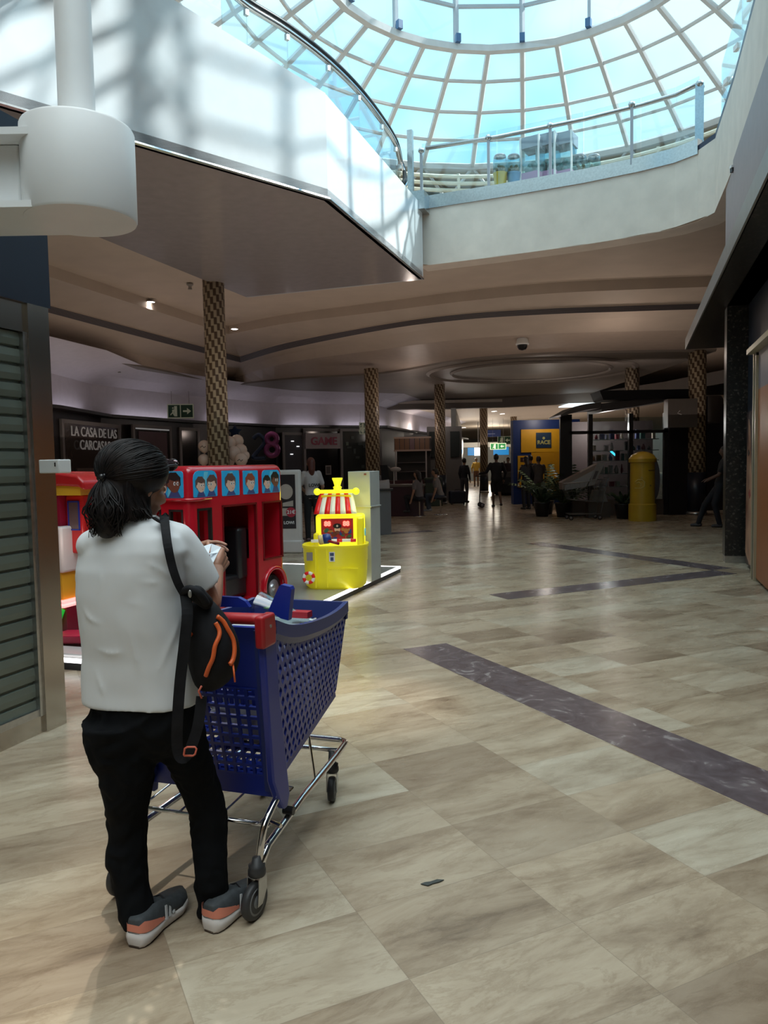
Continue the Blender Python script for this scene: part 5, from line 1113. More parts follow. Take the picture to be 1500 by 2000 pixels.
gb = thing('grey_sign_box', 'dim grey sign box hanging left of the right hand column', 'sign', (7.45, 19.6, 2.28)); MB().b2((-.2, 0, 0), (.55, .3, .72)).build('case', mat('signbox', (.10, .085, .075), .4), gb); MB().tube([(.1, -.01, .42), (.04, -.01, .36), (.14, -.01, .32)], .012, 5).build('mark', WF, gb)
sk3 = thing('skylight_panel', 'bright skylight strip glimpsed above the dark kiosk roof', 'skylight', (8.2, 31.5, 3.76)); MB().b2((-.6, 0, 0), (.7, 1.8, .05)).build('panel', mat('skylight_glow', (1, 1, 1), .5, emit=(.8, .95, 1.0), es=1.2), sk3)
# oval white shape / surf panel at right of kiosk
ov = thing('oval_mirror', 'pale oval panel leaning inside the right end of the kiosk', 'panel', (7.15, 20.30, .95), 0); MB().slab([(0.16 * math.cos(a), 0, .55 * math.sin(a)) for a in [2 * PI * k / 24 for k in range(24)]], (0, .03, 0)).build('plate', mat('oval_grey', (.10, .10, .11), .3), ov)

# yellow post box ------------------------------------------------------------
PB = mat('post_yellow', (.50, .31, .02), .35, noise_a=.04, coat=.3)
pb = thing('post_box', 'yellow cylindrical post box with domed lid', 'post box', (6.27, 18.6, 0), 0)
o = MB().lathe([(.325, 0), (.325, .40), (.295, .42), (.29, .46), (.285, 1.40)], n=40).build('body', PB, pb); auto(o)
o = MB().lathe([(.285, 1.40), (.32, 1.42), (.325, 1.50), (.30, 1.53), (.25, 1.60), (.13, 1.66), (.001, 1.68)], n=40).build('lid', PB, pb); auto(o, 30)
MB().tube([(.288 * math.sin(a), -.288 * math.cos(a), 1.22) for a in [R(10 + 6 * k) for k in range(9)]], .012, 6).build('letter_slot', mat('slot_dark', (.12, .07, .01), .5), pb)
MB().ell((.10, -.285, .86), (.018, .01, .018), 8, 6).build('lock', mat('slot_dark', (0, 0, 0)), pb)
HN = mat('horn_pale', (.62, .50, .16), .4)
def onc(x, z): a = x / .29; return Vector((.292 * math.sin(a), -.292 * math.cos(a), z))
for pts in ([(-.27, .95), (-.20, 1.0), (-.10, 1.0), (-.04, .94), (-.05, .84), (-.12, .80)], [(-.24, .92), (-.17, .94), (-.12, .90), (-.13, .84)], [(-.28, .80), (-.12, .80)], [(-.10, 1.03), (-.12, 1.07)]):
    MB().tube([onc(x, z) for x, z in pts], .010, 6).build('horn_emblem', HN, pb)

# silver shopping trolley with carton ----------------------------------------
WIRE = mat('wire_grey', (.20, .20, .20), .3, .7)
tr = thing('wire_shopping_trolley', 'grey wire shopping trolley parked before the dark kiosk', 'shopping trolley', (5.0, 19.3, 0), 0)
wm = MB()
bot = [(-.35, -.22, .52), (.42, -.22, .44), (.42, .22, .44), (-.35, .22, .52)]; top = [(-.52, -.25, .92), (.50, -.25, 1.0), (.50, .25, 1.0), (-.52, .25, .92)]
for Q in (bot, top): wm.tube(Q, .010, 5, loop=True)
for s_i in range(4):
    for k in range(8):
        u = k / 8; a = Vector(bot[s_i]).lerp(Vector(bot[(s_i + 1) % 4]), u); b = Vector(top[s_i]).lerp(Vector(top[(s_i + 1) % 4]), u); wm.tube([a, b], .004, 4)
    for v in (.25, .5, .75): wm.tube([Vector(bot[s_i]).lerp(Vector(top[s_i]), v), Vector(bot[(s_i + 1) % 4]).lerp(Vector(top[(s_i + 1) % 4]), v)], .004, 4)
wm.build('basket', WIRE, tr)
MB().tube([(-.38, -.2, .15), (.40, -.22, .15), (.55, -.22, .95), (.60, -.22, 1.04), (.60, .22, 1.04), (.55, .22, .95), (.40, .22, .15), (-.38, .2, .15)], .012, 6, loop=True).build('frame', WIRE, tr)
for x in (-.34, .38):
    for y in (-.22, .22): wheel_(x, y, .055, .055, .03, tr, FRG)
bx = thing('tilted_carton', 'long pale carton tilted across the grey wire trolley', 'carton', (5.05, 19.15, .75), 0)
q_ = [(-.68, 0, .10), (.08, 0, .52), (.12, 0, .62), (-.70, 0, .30 - .05)]
MB().slab([(-.60, -.05, .02), (.15, -.05, .30), (.42, -.05, .60), (.30, -.05, .66), (-.62, -.05, .20)], (0, .35, 0)).build('board', mat('carton_brown', (.20, .145, .115), .6), bx)
MB().slab([(-.55, -.07, .0), (-.02, -.07, .08), (.20, -.07, .50), (-.1, -.07, .35), (-.55, -.07, .12)], (0, .02, 0)).build('plastic_wrap', mat('wrap_grey', (.30, .29, .28), .2), bx)
MB().slab([(.02, -.10, .10), (.18, -.10, .12), (.44, -.10, .66), (.26, -.10, .68)], (0, .03, 0)).build('label_board', mat('label_board', (.22, .21, .20), .4), bx); MB().slab([(.12, -.105, .26), (.20, -.105, .27), (.29, -.105, .47), (.21, -.105, .47)], (0, .003, 0)).build('print', mat('label_print', (.07, .06, .06), .4), bx)
wb = thing('grey_box', 'pale box standing in front of the kiosk right of the trolley', 'box', (5.55, 19.75, 0), 0); MB().b2((-.28, 0, 0), (.28, .3, .40)).build('base', mat('plinth_wood', (0, 0, 0)), wb); MB().slab([(-.22, 0, .41), (.22, 0, .41), (.12, 0, .72), (-.14, 0, .72)], (0, .2, 0)).build('top', mat('box_top', (.22, .22, .21), .4), wb)

# leaning man on the right ----------------------------------------------------
person('person', 'man in a dark t-shirt and jeans leaning at the right behind the granite pillar', (7.24, 16.5, 0), 1.25, 1.72, (.010, .011, .014), (.015, .02, .03), (.01, .01, .01), (.14, .08, .06), lean=-.06,
       legs={-1: [(-.10, .12, .50), (-.10, .02, .08)], 1: [(.10, .30, .46), (.12, .42, .08)]}, arms={-1: [(-.24, .05, 1.12), (-.10, .22, 1.02)], 1: [(.24, .02, 1.10), (.12, .24, 1.02)]}, shoes=(.06, .05, .05))
struct('wall_right_dark', MB().b2((8.75, 21.8, 0), (14, 22.0, 3.0)), DKW)
struct('wall_right_back', MB().slab([(9.2, 14.0, 0), (11.5, 23.0, 0), (11.5, 23.0, 3.2), (9.2, 14.0, 3.2)], (.3, 0, 0)), DKW)
dd = thing('round_drum_lamp', 'large dark round lamp shade behind the right hand column', 'lamp', (8.95, 21.2, 2.45)); o = MB().lathe([(.36, 0), (.38, .02), (.38, .62), (.33, .72), (.1, .74)], n=24).build('shade', mat('shade_grey', (.12, .10, .09), .5), dd); auto(o)

# shop assistant behind the ship
wo = person('person', 'woman with long auburn hair in a white printed top behind the pirate ship', (-1.40, 15.0, 0), .25, 1.62, (.50, .45, .44), (.008, .010, .018), (.10, .025, .015), (.42, .22, .16), long_hair=True, lean=.03, wide=.9, arms={-1: [(-.22, .10, 1.12), (-.10, .26, 1.02)], 1: [(.24, .08, 1.12), (.26, .28, 1.04)]}, shoes=(.12, .08, .08), vox=.012)
text('shirt_print', 'LOWI', .085, BLACK, wo, TRS((.03, -.125, 1.10)), .002, bold=.003)
ct = thing('phone_counter', 'grey counter desk behind the assistant', 'counter', (-.75, 16.2, 0), 0); MB().b2((-.5, 0, 0), (.9, .5, .92)).build('desk', mat('desk_grey', (.14, .13, .13), .4), ct); MB().b2((-.55, -.03, .92), (.95, .55, .96)).build('top', BLACK, ct)
cw = thing('white_chair', 'white curved chair back seen behind the counter', 'chair', (-.1, 18.3, 0), .4)
o = MB().rings([[Vector((x, .02 * j + .05 * math.cos(x * 3), .5 + .55 * j / 4 + .10 * (x + .3))) for j in range(5)] for x in [-.3 + .1 * k for k in range(7)]], closed=False).build('shell', WF, cw, smooth=True, fix=False); q = o.modifiers.new('t', 'SOLIDIFY'); q.thickness = .02
MB().tube([(0, 0, 0), (0, 0, .52)], .03, 8).build('pedestal', FRG, cw)
pf = thing('picture_frame', 'small pale framed notice on the dark wall behind the assistant', 'frame', (-2.25, 30.0, 1.1)); MB().b2((0, 0, 0), (.22, .03, .36)).build('frame', WF, pf); MB().b2((.03, -.005, .04), (.19, 0, .32)).build('print', mat('notice_dark', (.1, .1, .1), .5), pf)
# ================================================================== THE WOMAN AT THE TROLLEY
WR = Vector((-.70, 2.42, 0))
def wp(px, py, Y): return aty(px, py, Y) - WR
woman = thing('person', 'woman in a white t-shirt and black trousers seen from behind, reading a slip of paper', 'person', tuple(WR))
SKIN = mat('warm_skin', (.40, .20, .13), .5, sss=.08, noise_s=25, noise_a=.06)
def bend(p, ax, d, ang): return Matrix.Rotation(ang, 3, ax) @ d
def hand(mb, wrist, fore, palm_n, thumb, curls, sc=1.0, spread=.05):
    """wrist point, forearm direction, palm normal (towards the palm side), thumb side direction"""
    f = Vector(fore).normalized(); n = Vector(palm_n); n = (n - f * n.dot(f)).normalized(); t = Vector(thumb); t = (t - f * t.dot(f) - n * t.dot(n)).normalized()
    w = Vector(wrist)
    for k in range(4):
        o = t * (.030 - .020 * k) * sc; mb.caps(w + o * .55 + f * .012 * sc, w + o + f * .078 * sc, .015 * sc, .0125 * sc, 10)
    mb.caps(w + t * .012 + f * .02, w + t * .018 + f * .055, .017 * sc, .016 * sc, 10)
    ln = [.072, .080, .075, .058]
    for k in range(4):
        p = w + t * (.030 - .020 * k) * sc + f * .080 * sc; d = (f + t * spread * (1.5 - k)).normalized(); L_ = ln[k] * sc; r = (.0088 - .0006 * (k == 3)) * sc; c = curls[k]
        for j, q in enumerate((.44, .31, .25)):
            d = bend(p, t, d, 0) ; ang = c * (0.9, 1.15, .7)[j]; ax = f.cross(n).normalized(); d = (Matrix.Rotation(ang, 3, ax) @ d)
            if (Matrix.Rotation(.3, 3, ax) @ f).dot(n) < 0: d = Matrix.Rotation(-2 * ang, 3, ax) @ d
            e = p + d * L_ * q; mb.caps(p, e, r, r * .92, 8); p = e; r *= .92
    p = w + t * .026 * sc + f * .020 * sc + n * .006; d = (f * .55 + t * .62 + n * .45).normalized(); r = .0115 * sc
    for L_, a in ((.036, 0), (.030, .5), (.024, .35)):
        d = (d + (f * .8 - t * .55 + n * .25) * a).normalized(); e = p + d * L_ * sc; mb.caps(p, e, r, r * .88, 8); p = e; r *= .88
# key joints
NK = wp(262, 1022, 2.43); HD = wp(268, 946, 2.46)
SR = wp(345, 1052, 2.43); SLf = wp(182, 1062, 2.42)
ER = wp(405, 1176, 2.52); WRr = wp(423, 1114, 2.68)
EL = wp(190, 1185, 2.60); WLl = wp(372, 1075, 2.86)
body = MB()
face_d = Vector((.60, .74, -.30)).normalized(); fr_r = face_d.cross(Vector((0, 0, 1))).normalized(); fr_u = fr_r.cross(face_d)
HM = Matrix((fr_r, face_d, fr_u)).transposed()                       # head frame: x right, y forward, z up
body.ell(HD, (.070, .088, .105), 20, 14, HM)
body.ell(HD + HM @ Vector((0, .045, -.055)), (.050, .045, .050), 16, 10, HM)             # jaw
body.ell(HD + HM @ Vector((0, .078, -.090)), (.022, .018, .018), 10, 8, HM)              # chin
body.caps(HD + HM @ Vector((0, .086, .01)), HD + HM @ Vector((0, .104, -.025)), .009, .013, 8)   # nose
body.ell(HD + HM @ Vector((0, .090, -.055)), (.022, .010, .009), 10, 6, HM)
for q in (-1, 1):
    body.ell(HD + HM @ Vector((q * .028, .078, .005)), (.013, .010, .009), 8, 6, HM)
    body.ell(HD + HM @ Vector((q * .072, -.005, -.012)), (.010, .020, .032), 10, 8, HM)  # ears
    body.ell(HD + HM @ Vector((q * .070, -.002, -.042)), (.007, .010, .010), 8, 6, HM)
    body.ell(HD + HM @ Vector((q * .045, .058, -.03)), (.022, .025, .024), 8, 6, HM)
body.chain([NK + Vector((0, 0, -.05)), NK, HD + HM @ Vector((0, -.015, -.06))], [.058, .050, .050], 14)
CH = wp(255, 1130, 2.44); HPc = wp(270, 1385, 2.44)
body.chain([HPc + Vector((0, .02, 0)), CH + Vector((0, .01, 0)), NK], [.085, .085, .045], 16); body.caps(SLf, SR, .035, .035, 12)
body.chain([SR, ER], [.036, .045], 16); body.chain([ER, ER.lerp(WRr, .4), WRr], [.046, .040, .025], 16)
body.chain([SLf, EL], [.036, .038], 14); body.chain([EL, EL.lerp(WLl, .4), WLl], [.038, .034, .024], 14)
HL, HR_ = wp(238, 1425, 2.43), wp(345, 1425, 2.45); KL, KR = wp(249, 1590, 2.42), wp(402, 1590, 2.52); AL, AR = wp(266, 1765, 2.40), wp(416, 1752, 2.47); MR = wp(381, 1510, 2.50)
body.chain([HPc, HL, KL, AL], [.06, .06, .042, .032], 14); body.chain([HPc, HR_, MR, KR, AR], [.06, .05, .045, .042, .032], 14)
# right hand: fist pinching the paper, left hand flat behind it
fR = (WRr - ER).normalized()
hand(body, WRr, fR * .7 + Vector((.25, .45, .35)), Vector((-.9, .1, -.1)), Vector((-.2, -.45, .75)), [1.0, 1.05, 1.1, 1.15], .98)
fL = (WLl - EL).normalized()
hand(body, WLl, Vector((.95, .10, .20)), Vector((0, -.5, -.85)), Vector((0, -.85, .3)), [.25, .35, .5, .6], .95)
bo = body.build('body', SKIN, woman); remesh(bo, .0032, 2, .4)
# shirt ------------------------------------------------------------------
sh_ = MB(); rs = []
yaw = Matrix.Rotation(-.30, 3, 'Z')
for (py, x0, x1, ry, dy, xo) in ((1372, 152, 392, .128, .02, 0), (1340, 152, 390, .125, .02, 0), (1280, 158, 378, .115, .01, 0), (1220, 152, 368, .112, 0, 0), (1160, 145, 362, .112, 0, 0), (1110, 143, 366, .112, 0, 0), (1075, 150, 372, .105, 0, 0), (1048, 172, 360, .090, 0, 0), (1025, 205, 325, .070, .0, 0), (1008, 232, 300, .052, .01, 0)):
    a, b = wp(x0, py, 2.42), wp(x1, py, 2.42); c = (a + b) / 2 + Vector((0, dy, 0)); hw = (b - a).length / 2
    ring = []
    for k in range(40):
        t = 2 * PI * k / 40; ring.append(c + yaw @ Vector((hw * 1.02 * math.copysign(abs(math.cos(t)) ** .85, math.cos(t)), ry * math.copysign(abs(math.sin(t)) ** .9, math.sin(t)), 0)))
    rs.append(ring)
sh_.rings(rs)
cuffR = SR.lerp(ER, .72); dR = (ER - SR).normalized()
sh_.chain([SR + Vector((-.03, 0, -.012)), SR.lerp(ER, .45)], [.058, .060], 18); sh_.chain([SLf + Vector((0, 0, -.006)), NK + Vector((-.02, .0, -.035)), NK + Vector((.03, 0, -.035)), SR + Vector((0, 0, -.004))], [.052, .060, .060, .054], 18)
sh_.rings([[p + (o1 * math.cos(2 * PI * k / 20) + o2 * math.sin(2 * PI * k / 20)) * r for k in range(20)] for p, r in ((SR + dR * .0, .054), (SR.lerp(ER, .25), .064), (SR.lerp(ER, .5), .070), (cuffR, .073), (cuffR + dR * .005, .070), (cuffR - dR * .01, .050)) for o1 in [dR.orthogonal().normalized()] for o2 in [dR.cross(dR.orthogonal().normalized())]])
cuffL = SLf.lerp(EL, .80); dL = (EL - SLf).normalized()
sh_.chain([SLf + Vector((.03, 0, -.012)), SLf.lerp(EL, .5), cuffL], [.060, .066, .062], 16)
from mathutils.bvhtree import BVHTree
bvs = BVHTree.FromPolygons([tuple(WR + v) for v in sh_.v], sh_.f)
def on_shirt(px, py, sink=.0):
    d = ray(px, py).normalized(); h = bvs.ray_cast(Vector((0, 0, EYE)), d); p = h[0] if h[0] is not None else aty(px, py, 2.32); return p + d * sink - WR
for pts_, r_ in (([(262, 1092), (296, 1104), (326, 1122), (350, 1140)], .011), ([(250, 1132), (296, 1138), (338, 1130)], .009), ([(352, 1190), (340, 1235), (318, 1290), (296, 1345)], .012), ([(372, 1232), (352, 1290), (340, 1345)], .010), ([(176, 1258), (216, 1276), (258, 1268)], .009),
                 ([(162, 1180), (180, 1210), (220, 1222)], .008), ([(240, 1200), (262, 1260), (270, 1330)], .009), ([(352, 1046), (372, 1080), (398, 1108)], .009), ([(346, 1078), (366, 1108), (380, 1140)], .008), ([(185, 1300), (200, 1340), (205, 1362)], .009), ([(225, 1170), (270, 1180), (320, 1172)], .007), ([(190, 1090), (200, 1130), (192, 1170)], .007)):
    q = catm([on_shirt(x, y, r_ * .55) for x, y in pts_], 5); n_q = len(q); sh_.tube(q, [max(.002, r_ * math.sin(PI * (.06 + .88 * k / (n_q - 1)))) for k in range(n_q)], 8)
so = sh_.build('shirt', None or mat('white_cotton', (.66, .68, .70), .85, noise_s=9, noise_a=.02), woman)
remesh(so, .006, 9, .5)
tx = bpy.data.textures.new('folds', 'CLOUDS'); tx.noise_scale = .16; tx.noise_depth = 1
tx2 = bpy.data.textures.new('fine_folds', 'DISTORTED_NOISE'); tx2.noise_scale = .09; tx2.distortion = 1.4
for t_, st in ((tx, .012),):
    d = so.modifiers.new('folds', 'DISPLACE'); d.texture = t_; d.strength = st; d.mid_level = .5; d.texture_coords = 'LOCAL'
# hand-placed creases
def crease(pts, r, Y=2.28):
    return MB().tube(catm([wp(x, y, Y) for x, y in pts], 4), [r * s_ for s_ in [.2 + .8 * math.sin(PI * k / ((len(pts) - 1) * 4)) for k in range((len(pts) - 1) * 4 + 1)]], 8)
nk = MB(); nk.tube([NK + Vector((.066 * math.cos(a), .055 * math.sin(a) - .0, .006 + .012 * math.sin(a))) for a in [2 * PI * k / 24 for k in range(24)]], .007, 8, loop=True); nk.build('collar', mat('white_cotton', (0, 0, 0)), woman, smooth=True)
# trousers -----------------------------------------------------------------
tr_ = MB(); PM = mat('black_denim', (.0035, .004, .005), .9, noise_s=8, noise_a=.2, spec=.15)
tr_.ell((HL + HR_) / 2 + Vector((0, 0, .03)), (.185, .135, .13), 24, 14, yaw)
ca, cb_ = wp(158, 1352, 2.42), wp(392, 1352, 2.42)
tr_.rings([[(ca + cb_) / 2 + Vector((0, .01, dz)) + yaw @ Vector((.178 * s_ * math.cos(t), .118 * s_ * math.sin(t), 0)) for t in [2 * PI * k / 28 for k in range(28)]] for dz, s_ in ((.02, .92), (-.02, 1.0), (-.08, 1.06), (-.14, 1.0))])
def leg(pts):
    q = []
    for px0, px1, py, Y in pts:
        a, b = wp(px0, py, Y), wp(px1, py, Y); q.append(((a + b) / 2, (b - a).length / 2))
    dense = catm([c for c, _ in q], 4); rad = catm([Vector((r, 0, 0)) for _, r in q], 4)
    rs = []
    for c, r in zip(dense, rad):
        rs.append([c + Vector((r.x * math.cos(t), r.x * 1.12 * math.sin(t), 0)) for t in [2 * PI * k / 24 for k in range(24)]])
    tr_.rings(rs)
leg([(160, 315, 1400, 2.42), (172, 312, 1450, 2.42), (190, 304, 1510, 2.42), (205, 292, 1570, 2.42), (210, 288, 1620, 2.43), (207, 288, 1680, 2.42), (222, 290, 1725, 2.41), (226, 300, 1756, 2.40), (232, 304, 1786, 2.385), (237, 300, 1802, 2.385)])
leg([(268, 396, 1400, 2.44), (300, 405, 1450, 2.46), (335, 425, 1510, 2.50), (362, 440, 1570, 2.52), (371, 444, 1620, 2.52), (377, 446, 1680, 2.49), (380, 448, 1725, 2.48), (386, 452, 1750, 2.475), (385, 450, 1772, 2.465), (388, 444, 1784, 2.46)])
to = tr_.build('trousers', PM, woman); remesh(to, .0075, 3, .5)
for t_, st in ((tx, .016), (tx2, .007)):
    d = to.modifiers.new('folds', 'DISPLACE'); d.texture = t_; d.strength = st; d.mid_level = .5; d.texture_coords = 'LOCAL'
# shoes -----------------------------------------------------------------------
SOLE = mat('shoe_sole_white', (.68, .64, .62), .5); UPP = mat('shoe_grey', (.045, .052, .058), .7, noise_s=60, noise_a=.2); COR = mat('coral_patch', (.72, .25, .17), .6); OUT = mat('outsole_brown', (.07, .045, .035), .6); STRP = mat('stripe_grey', (.45, .45, .45), .5)
def shoe(heel, toe, side, lift=0):
    h, t = Vector(heel), Vector(toe); f = (t - h); L_ = f.length; f.normalize(); r = f.cross(Vector((0, 0, 1))).normalized(); up_ = Vector((0, 0, 1))
    def P(u, v, z): return h + f * (u * L_) + r * v + up_ * (z + lift)
    st = [(0, .022), (.04, .036), (.12, .042), (.25, .042), (.42, .038), (.58, .044), (.74, .052), (.88, .046), (.96, .028), (1, .010)]
    def out(z, k, dz=lambda u: 0.0): return [P(u, w * k, z + dz(u)) for u, w in st] + [P(u, -w * k, z + dz(u)) for u, w in reversed(st)]
    spr = lambda u: .018 * max(0, (u - .7) / .3) ** 2
    z1 = lambda u: .020 * max(0, 1 - u / .5)
    so_ = MB().rings([out(.004, .86, spr), out(.010, .98, spr), out(.026, 1.06, lambda u: spr(u)), out(.036, 1.0, lambda u: spr(u) + z1(u) * .8)]).build('shoe_sole', SOLE, woman, smooth=True)
    MB().rings([out(.0, .82, spr), out(.008, .90, spr)]).build('outsole', OUT, so_, smooth=True)
    hz = lambda u: .064 if u < .36 else .062 * max(0, 1 - ((u - .36) / .66)) ** .75 + .010
    rs = [out(.030, .96, lambda u: spr(u) + z1(u) * .8)]
    for k_, s_ in ((.35, 1.0), (.65, .90), (.9, .70), (1.0, .5)): rs.append([P(u, w * s_ * (1 if q > 0 else -1), .030 + spr(u) + (hz(u)) * k_) for q, lst in ((1, st), (-1, list(reversed(st)))) for u, w in lst])
    up2 = MB().rings(rs).build('shoe_upper', UPP, woman, smooth=True)
    # coral heel counter
    def wrap(us, z0, z1_, k): return None
    lo, hi = [], []
    for u, w, sgn in [(u, w, 1) for u, w in reversed(st[:5])] + [(u, w, -1) for u, w in st[:5]]:
        kk = 1 - u / .50; lo.append(P(u - .004, w * sgn * 1.045, .036 + z1(u) * .8)); hi.append(P(u - .003, w * sgn * .99, .040 + z1(u) * .8 + .036 * max(kk, .02) * (1 if u > .02 else .55)))
    MB().rings([lo, hi], closed=False).build('heel_patch', COR, up2, smooth=True)
    for sgn in (-1, 1):
        for k in range(3):
            u0 = .40 + .075 * k; a0 = P(u0, sgn * .0445, .040); a1 = P(u0 + .035, sgn * .0445, .040); b0 = P(u0 + .05, sgn * .034, .078 - .010 * k); b1 = P(u0 + .085, sgn * .034, .076 - .010 * k)
            MB().slab([a0, a1, b1, b0], r * sgn * .004).build('side_stripe', STRP, up2)
    lc = MB()
    for k in range(4): u = .52 + .07 * k; lc.tube([P(u, -.022, .088 - .014 * k), P(u + .02, .0, .096 - .014 * k), P(u, .022, .088 - .014 * k)], .003, 6)
    lc.build('laces', BLACK, up2)
hl = atz(262, 1852, 0) - WR; tl = hl + Vector((.085, .245, 0)); shoe(hl, tl, 1)
h2 = atz(408, 1822, 0) - WR; t2_ = h2 + Vector((.125, .225, 0)); shoe(h2, t2_, -1)
# hair ---------------------------------------------------------------------------
def hair_mat():
    m = bpy.data.materials.new('dark_hair'); m.use_nodes = True; n = m.node_tree; b = n.nodes['Principled BSDF']; L = n.links.new
    tc = nd(n, 'ShaderNodeTexCoord'); ns = nd(n, 'ShaderNodeTexNoise'); ns.inputs['Scale'].default_value = 35; L(tc.outputs['Object'], ns.inputs['Vector'])
    r = nd(n, 'ShaderNodeValToRGB'); e = r.color_ramp.elements; e[0].position = .3; e[0].color = (.003, .003, .004, 1); e[1].position = .8; e[1].color = (.020, .013, .012, 1); L(ns.outputs['Fac'], r.inputs['Fac']); L(r.outputs[0], b.inputs['Base Color'])
    b.inputs['Roughness'].default_value = .5; b.inputs['Specular IOR Level'].default_value = .25; return m
HMt = hair_mat()
hb = MB(); CP = wp(259, 916, 2.44); CR = (.113, .105, .093); tilt = Matrix.Rotation(R(8), 3, 'Y')
hb.ell(CP, CR, 28, 18, tilt)
TIE = wp(202, 934, 2.36)
hb.caps(wp(245, 915, 2.43), wp(222, 930, 2.40), .088, .050, 20)
hb.chain([wp(254, 930, 2.43), wp(252, 960, 2.41), wp(254, 990, 2.40)], [.075, .066, .052], 16)
hb.chain([TIE + Vector((.01, .02, 0)), wp(212, 968, 2.37), wp(210, 1002, 2.355), wp(209, 1030, 2.345)], [.025, .046, .050, .036], 14)
hb.chain([wp(235, 950, 2.39), wp(236, 985, 2.375), wp(238, 1005, 2.37)], [.05, .046, .030], 14)
hb.chain([wp(272, 955, 2.42), wp(275, 988, 2.41), wp(288, 1010, 2.395)], [.034, .032, .018], 14)
ho = hb.build('hair', HMt, woman); remesh(ho, .007, 4, .5)
# strands laid over the base
strands = MB(); rnd = random.Random(3)
def surf(px, py, near=2.30):
    """a point on the hair silhouette bulge: nearer to the viewer in the middle of the head"""
    return None
def strand(pts, r):
    q = catm(pts, 4); n_ = len(q); strands.tube(q, [r * (.35 + .65 * math.sin(PI * min(.92, .08 + k / (n_ - 1.0) * .9))) for k in range(n_)], 4)
TI = tilt.transposed()
def skull(d, k=1.0):
    l = TI @ d; return CP + d * k / math.sqrt((l.x / CR[0]) ** 2 + (l.y / CR[1]) ** 2 + (l.z / CR[2]) ** 2)
td = (TIE - CP).normalized(); side = td.cross(Vector((0, 0, 1))).normalized(); upp = side.cross(td)
for i in range(420):                                             # combed back from the brow to the tie, over the skull
    ph = rnd.uniform(-.5, PI + .2); far = rnd.uniform(1.2, 2.7); o = rnd.uniform(1.0, 1.02); pts = []
    tilt_ = rnd.uniform(-.18, .18)
    for k in range(8):
        a = far * (1 - k / 7.0); w = upp * math.sin(ph + tilt_ * a) + side * math.cos(ph + tilt_ * a); d = (td * math.cos(a) + w * math.sin(a)).normalized()
        p = skull(d, o); u = k / 7.0
        if u > .75: p = p.lerp(TIE, (u - .75) * 3.0)
        pts.append(p)
    if pts[0].z < CP.z - .04 or (pts[0] - HD).dot(face_d) > .095: continue
    strand(pts, rnd.uniform(.0014, .0030))
for i in range(230):                                             # loose tail below the tie
    o = Vector((rnd.gauss(0, .016), rnd.gauss(0, .010), 0)); e = rnd.uniform(-12, 16)
    strand([TIE + o * .3, wp(205 + rnd.uniform(-12, 16), 965, 2.345) + o * 1.3, wp(202 + rnd.uniform(-20, 26), 1002, 2.325) + o * 1.3, wp(207 + rnd.uniform(-30, 26), 1034 + e, 2.33) + o * .6], rnd.uniform(.0014, .0030))
for i in range(260):                                             # under layer falling to the nape and right shoulder
    x0 = rnd.uniform(218, 284); x1 = x0 + rnd.uniform(-12, 12) + (x0 - 250) * .12; e = rnd.uniform(-16, 10)
    dd_ = 2.335 + abs(x0 - 250) * .0014
    strand([wp(x0, 925, dd_ + .012), wp(x0 - 3, 962, dd_), wp((x0 + x1) / 2, 990, dd_ - .002), wp(x1 + rnd.uniform(-3, 6), 1010 + e, dd_ - .004)], rnd.uniform(.0014, .0028))
for i in range(16):
    strand([wp(278, 985, 2.38), wp(286 + i * .5, 1003 + i * .4, 2.345), wp(300 + i * 1.2, 1010 + i * .9, 2.34), wp(312 + i * 1.4, 1004 + i * 1.0, 2.37)], .0011)
strands.build('hair_strands', HMt, ho, smooth=True, kind='stuff', fix=False)
m = MB(); m.tube([TIE + Vector((.004 + .012 * math.sin(a) * .4, .012 * math.cos(a), .014 * math.sin(a))) for a in [2 * PI * k / 14 for k in range(14)]], .006, 8, loop=True); m.ell(TIE + Vector((0, -.014, .004)), (.010,) * 3, 8, 6); m.build('hair_tie', BLACK, ho, smooth=True)
er = MB().ell(wp(290.5, 977.5, 2.415), (.0055,) * 3, 10, 8); er.build('earring', mat('pearl', (.7, .66, .62), .2), woman, smooth=True)
# sunglasses pushed up on the head
sg = thing('sunglasses', 'dark sunglasses pushed up on top of the womans hair', 'sunglasses', tuple(WR + HD))
inv = lambda v: HM @ Vector(v)
sgp = MB().tube([inv((.078, .0, .045)), inv((.084, .045, .075)), inv((.082, .075, .085))], .0035, 6); sgp.build('temple', BLACK, sg, smooth=True)
MB().tube([inv((-.078, .0, .045)), inv((-.084, .045, .075)), inv((-.082, .075, .085))], .0035, 6).build('temple', BLACK, sg, smooth=True)
for q in (-1, 1): MB().ell(inv((q * .042, .080, .088)), (.034, .012, .022), 14, 8, HM).build('lens', mat('smoke_lens', (.02, .012, .014), .08), sg, smooth=True)
MB().tube([inv((-.08, .072, .096)), inv((0, .083, .108)), inv((.08, .072, .096))], .003, 6).build('brow_bar', mat('mauve_metal', (.3, .2, .23), .25, .8), sg, smooth=True)
# paper slip -----------------------------------------------------------------------
pap = thing('paper_slip', 'white paper receipt held in the womans hands', 'paper', tuple(WR + WRr))
pc = [wp(*v) - WRr for v in ((392, 1080, 2.62), (389, 1070, 2.64), (413, 1062, 2.66), (432, 1069, 2.66), (426, 1080, 2.62), (410, 1114, 2.58), (400, 1100, 2.59))]
g_ = MB(); cpt = sum(pc, Vector()) / len(pc)
for i in range(len(pc)): g_.poly([pc[i], pc[(i + 1) % len(pc)], cpt + Vector((0, .012 * (-1) ** i, 0))])
po_ = g_.build('sheet', mat('paper_white', (.72, .78, .84), .7), pap, fix=False); q = po_.modifiers.new('t', 'SOLIDIFY'); q.thickness = .0012

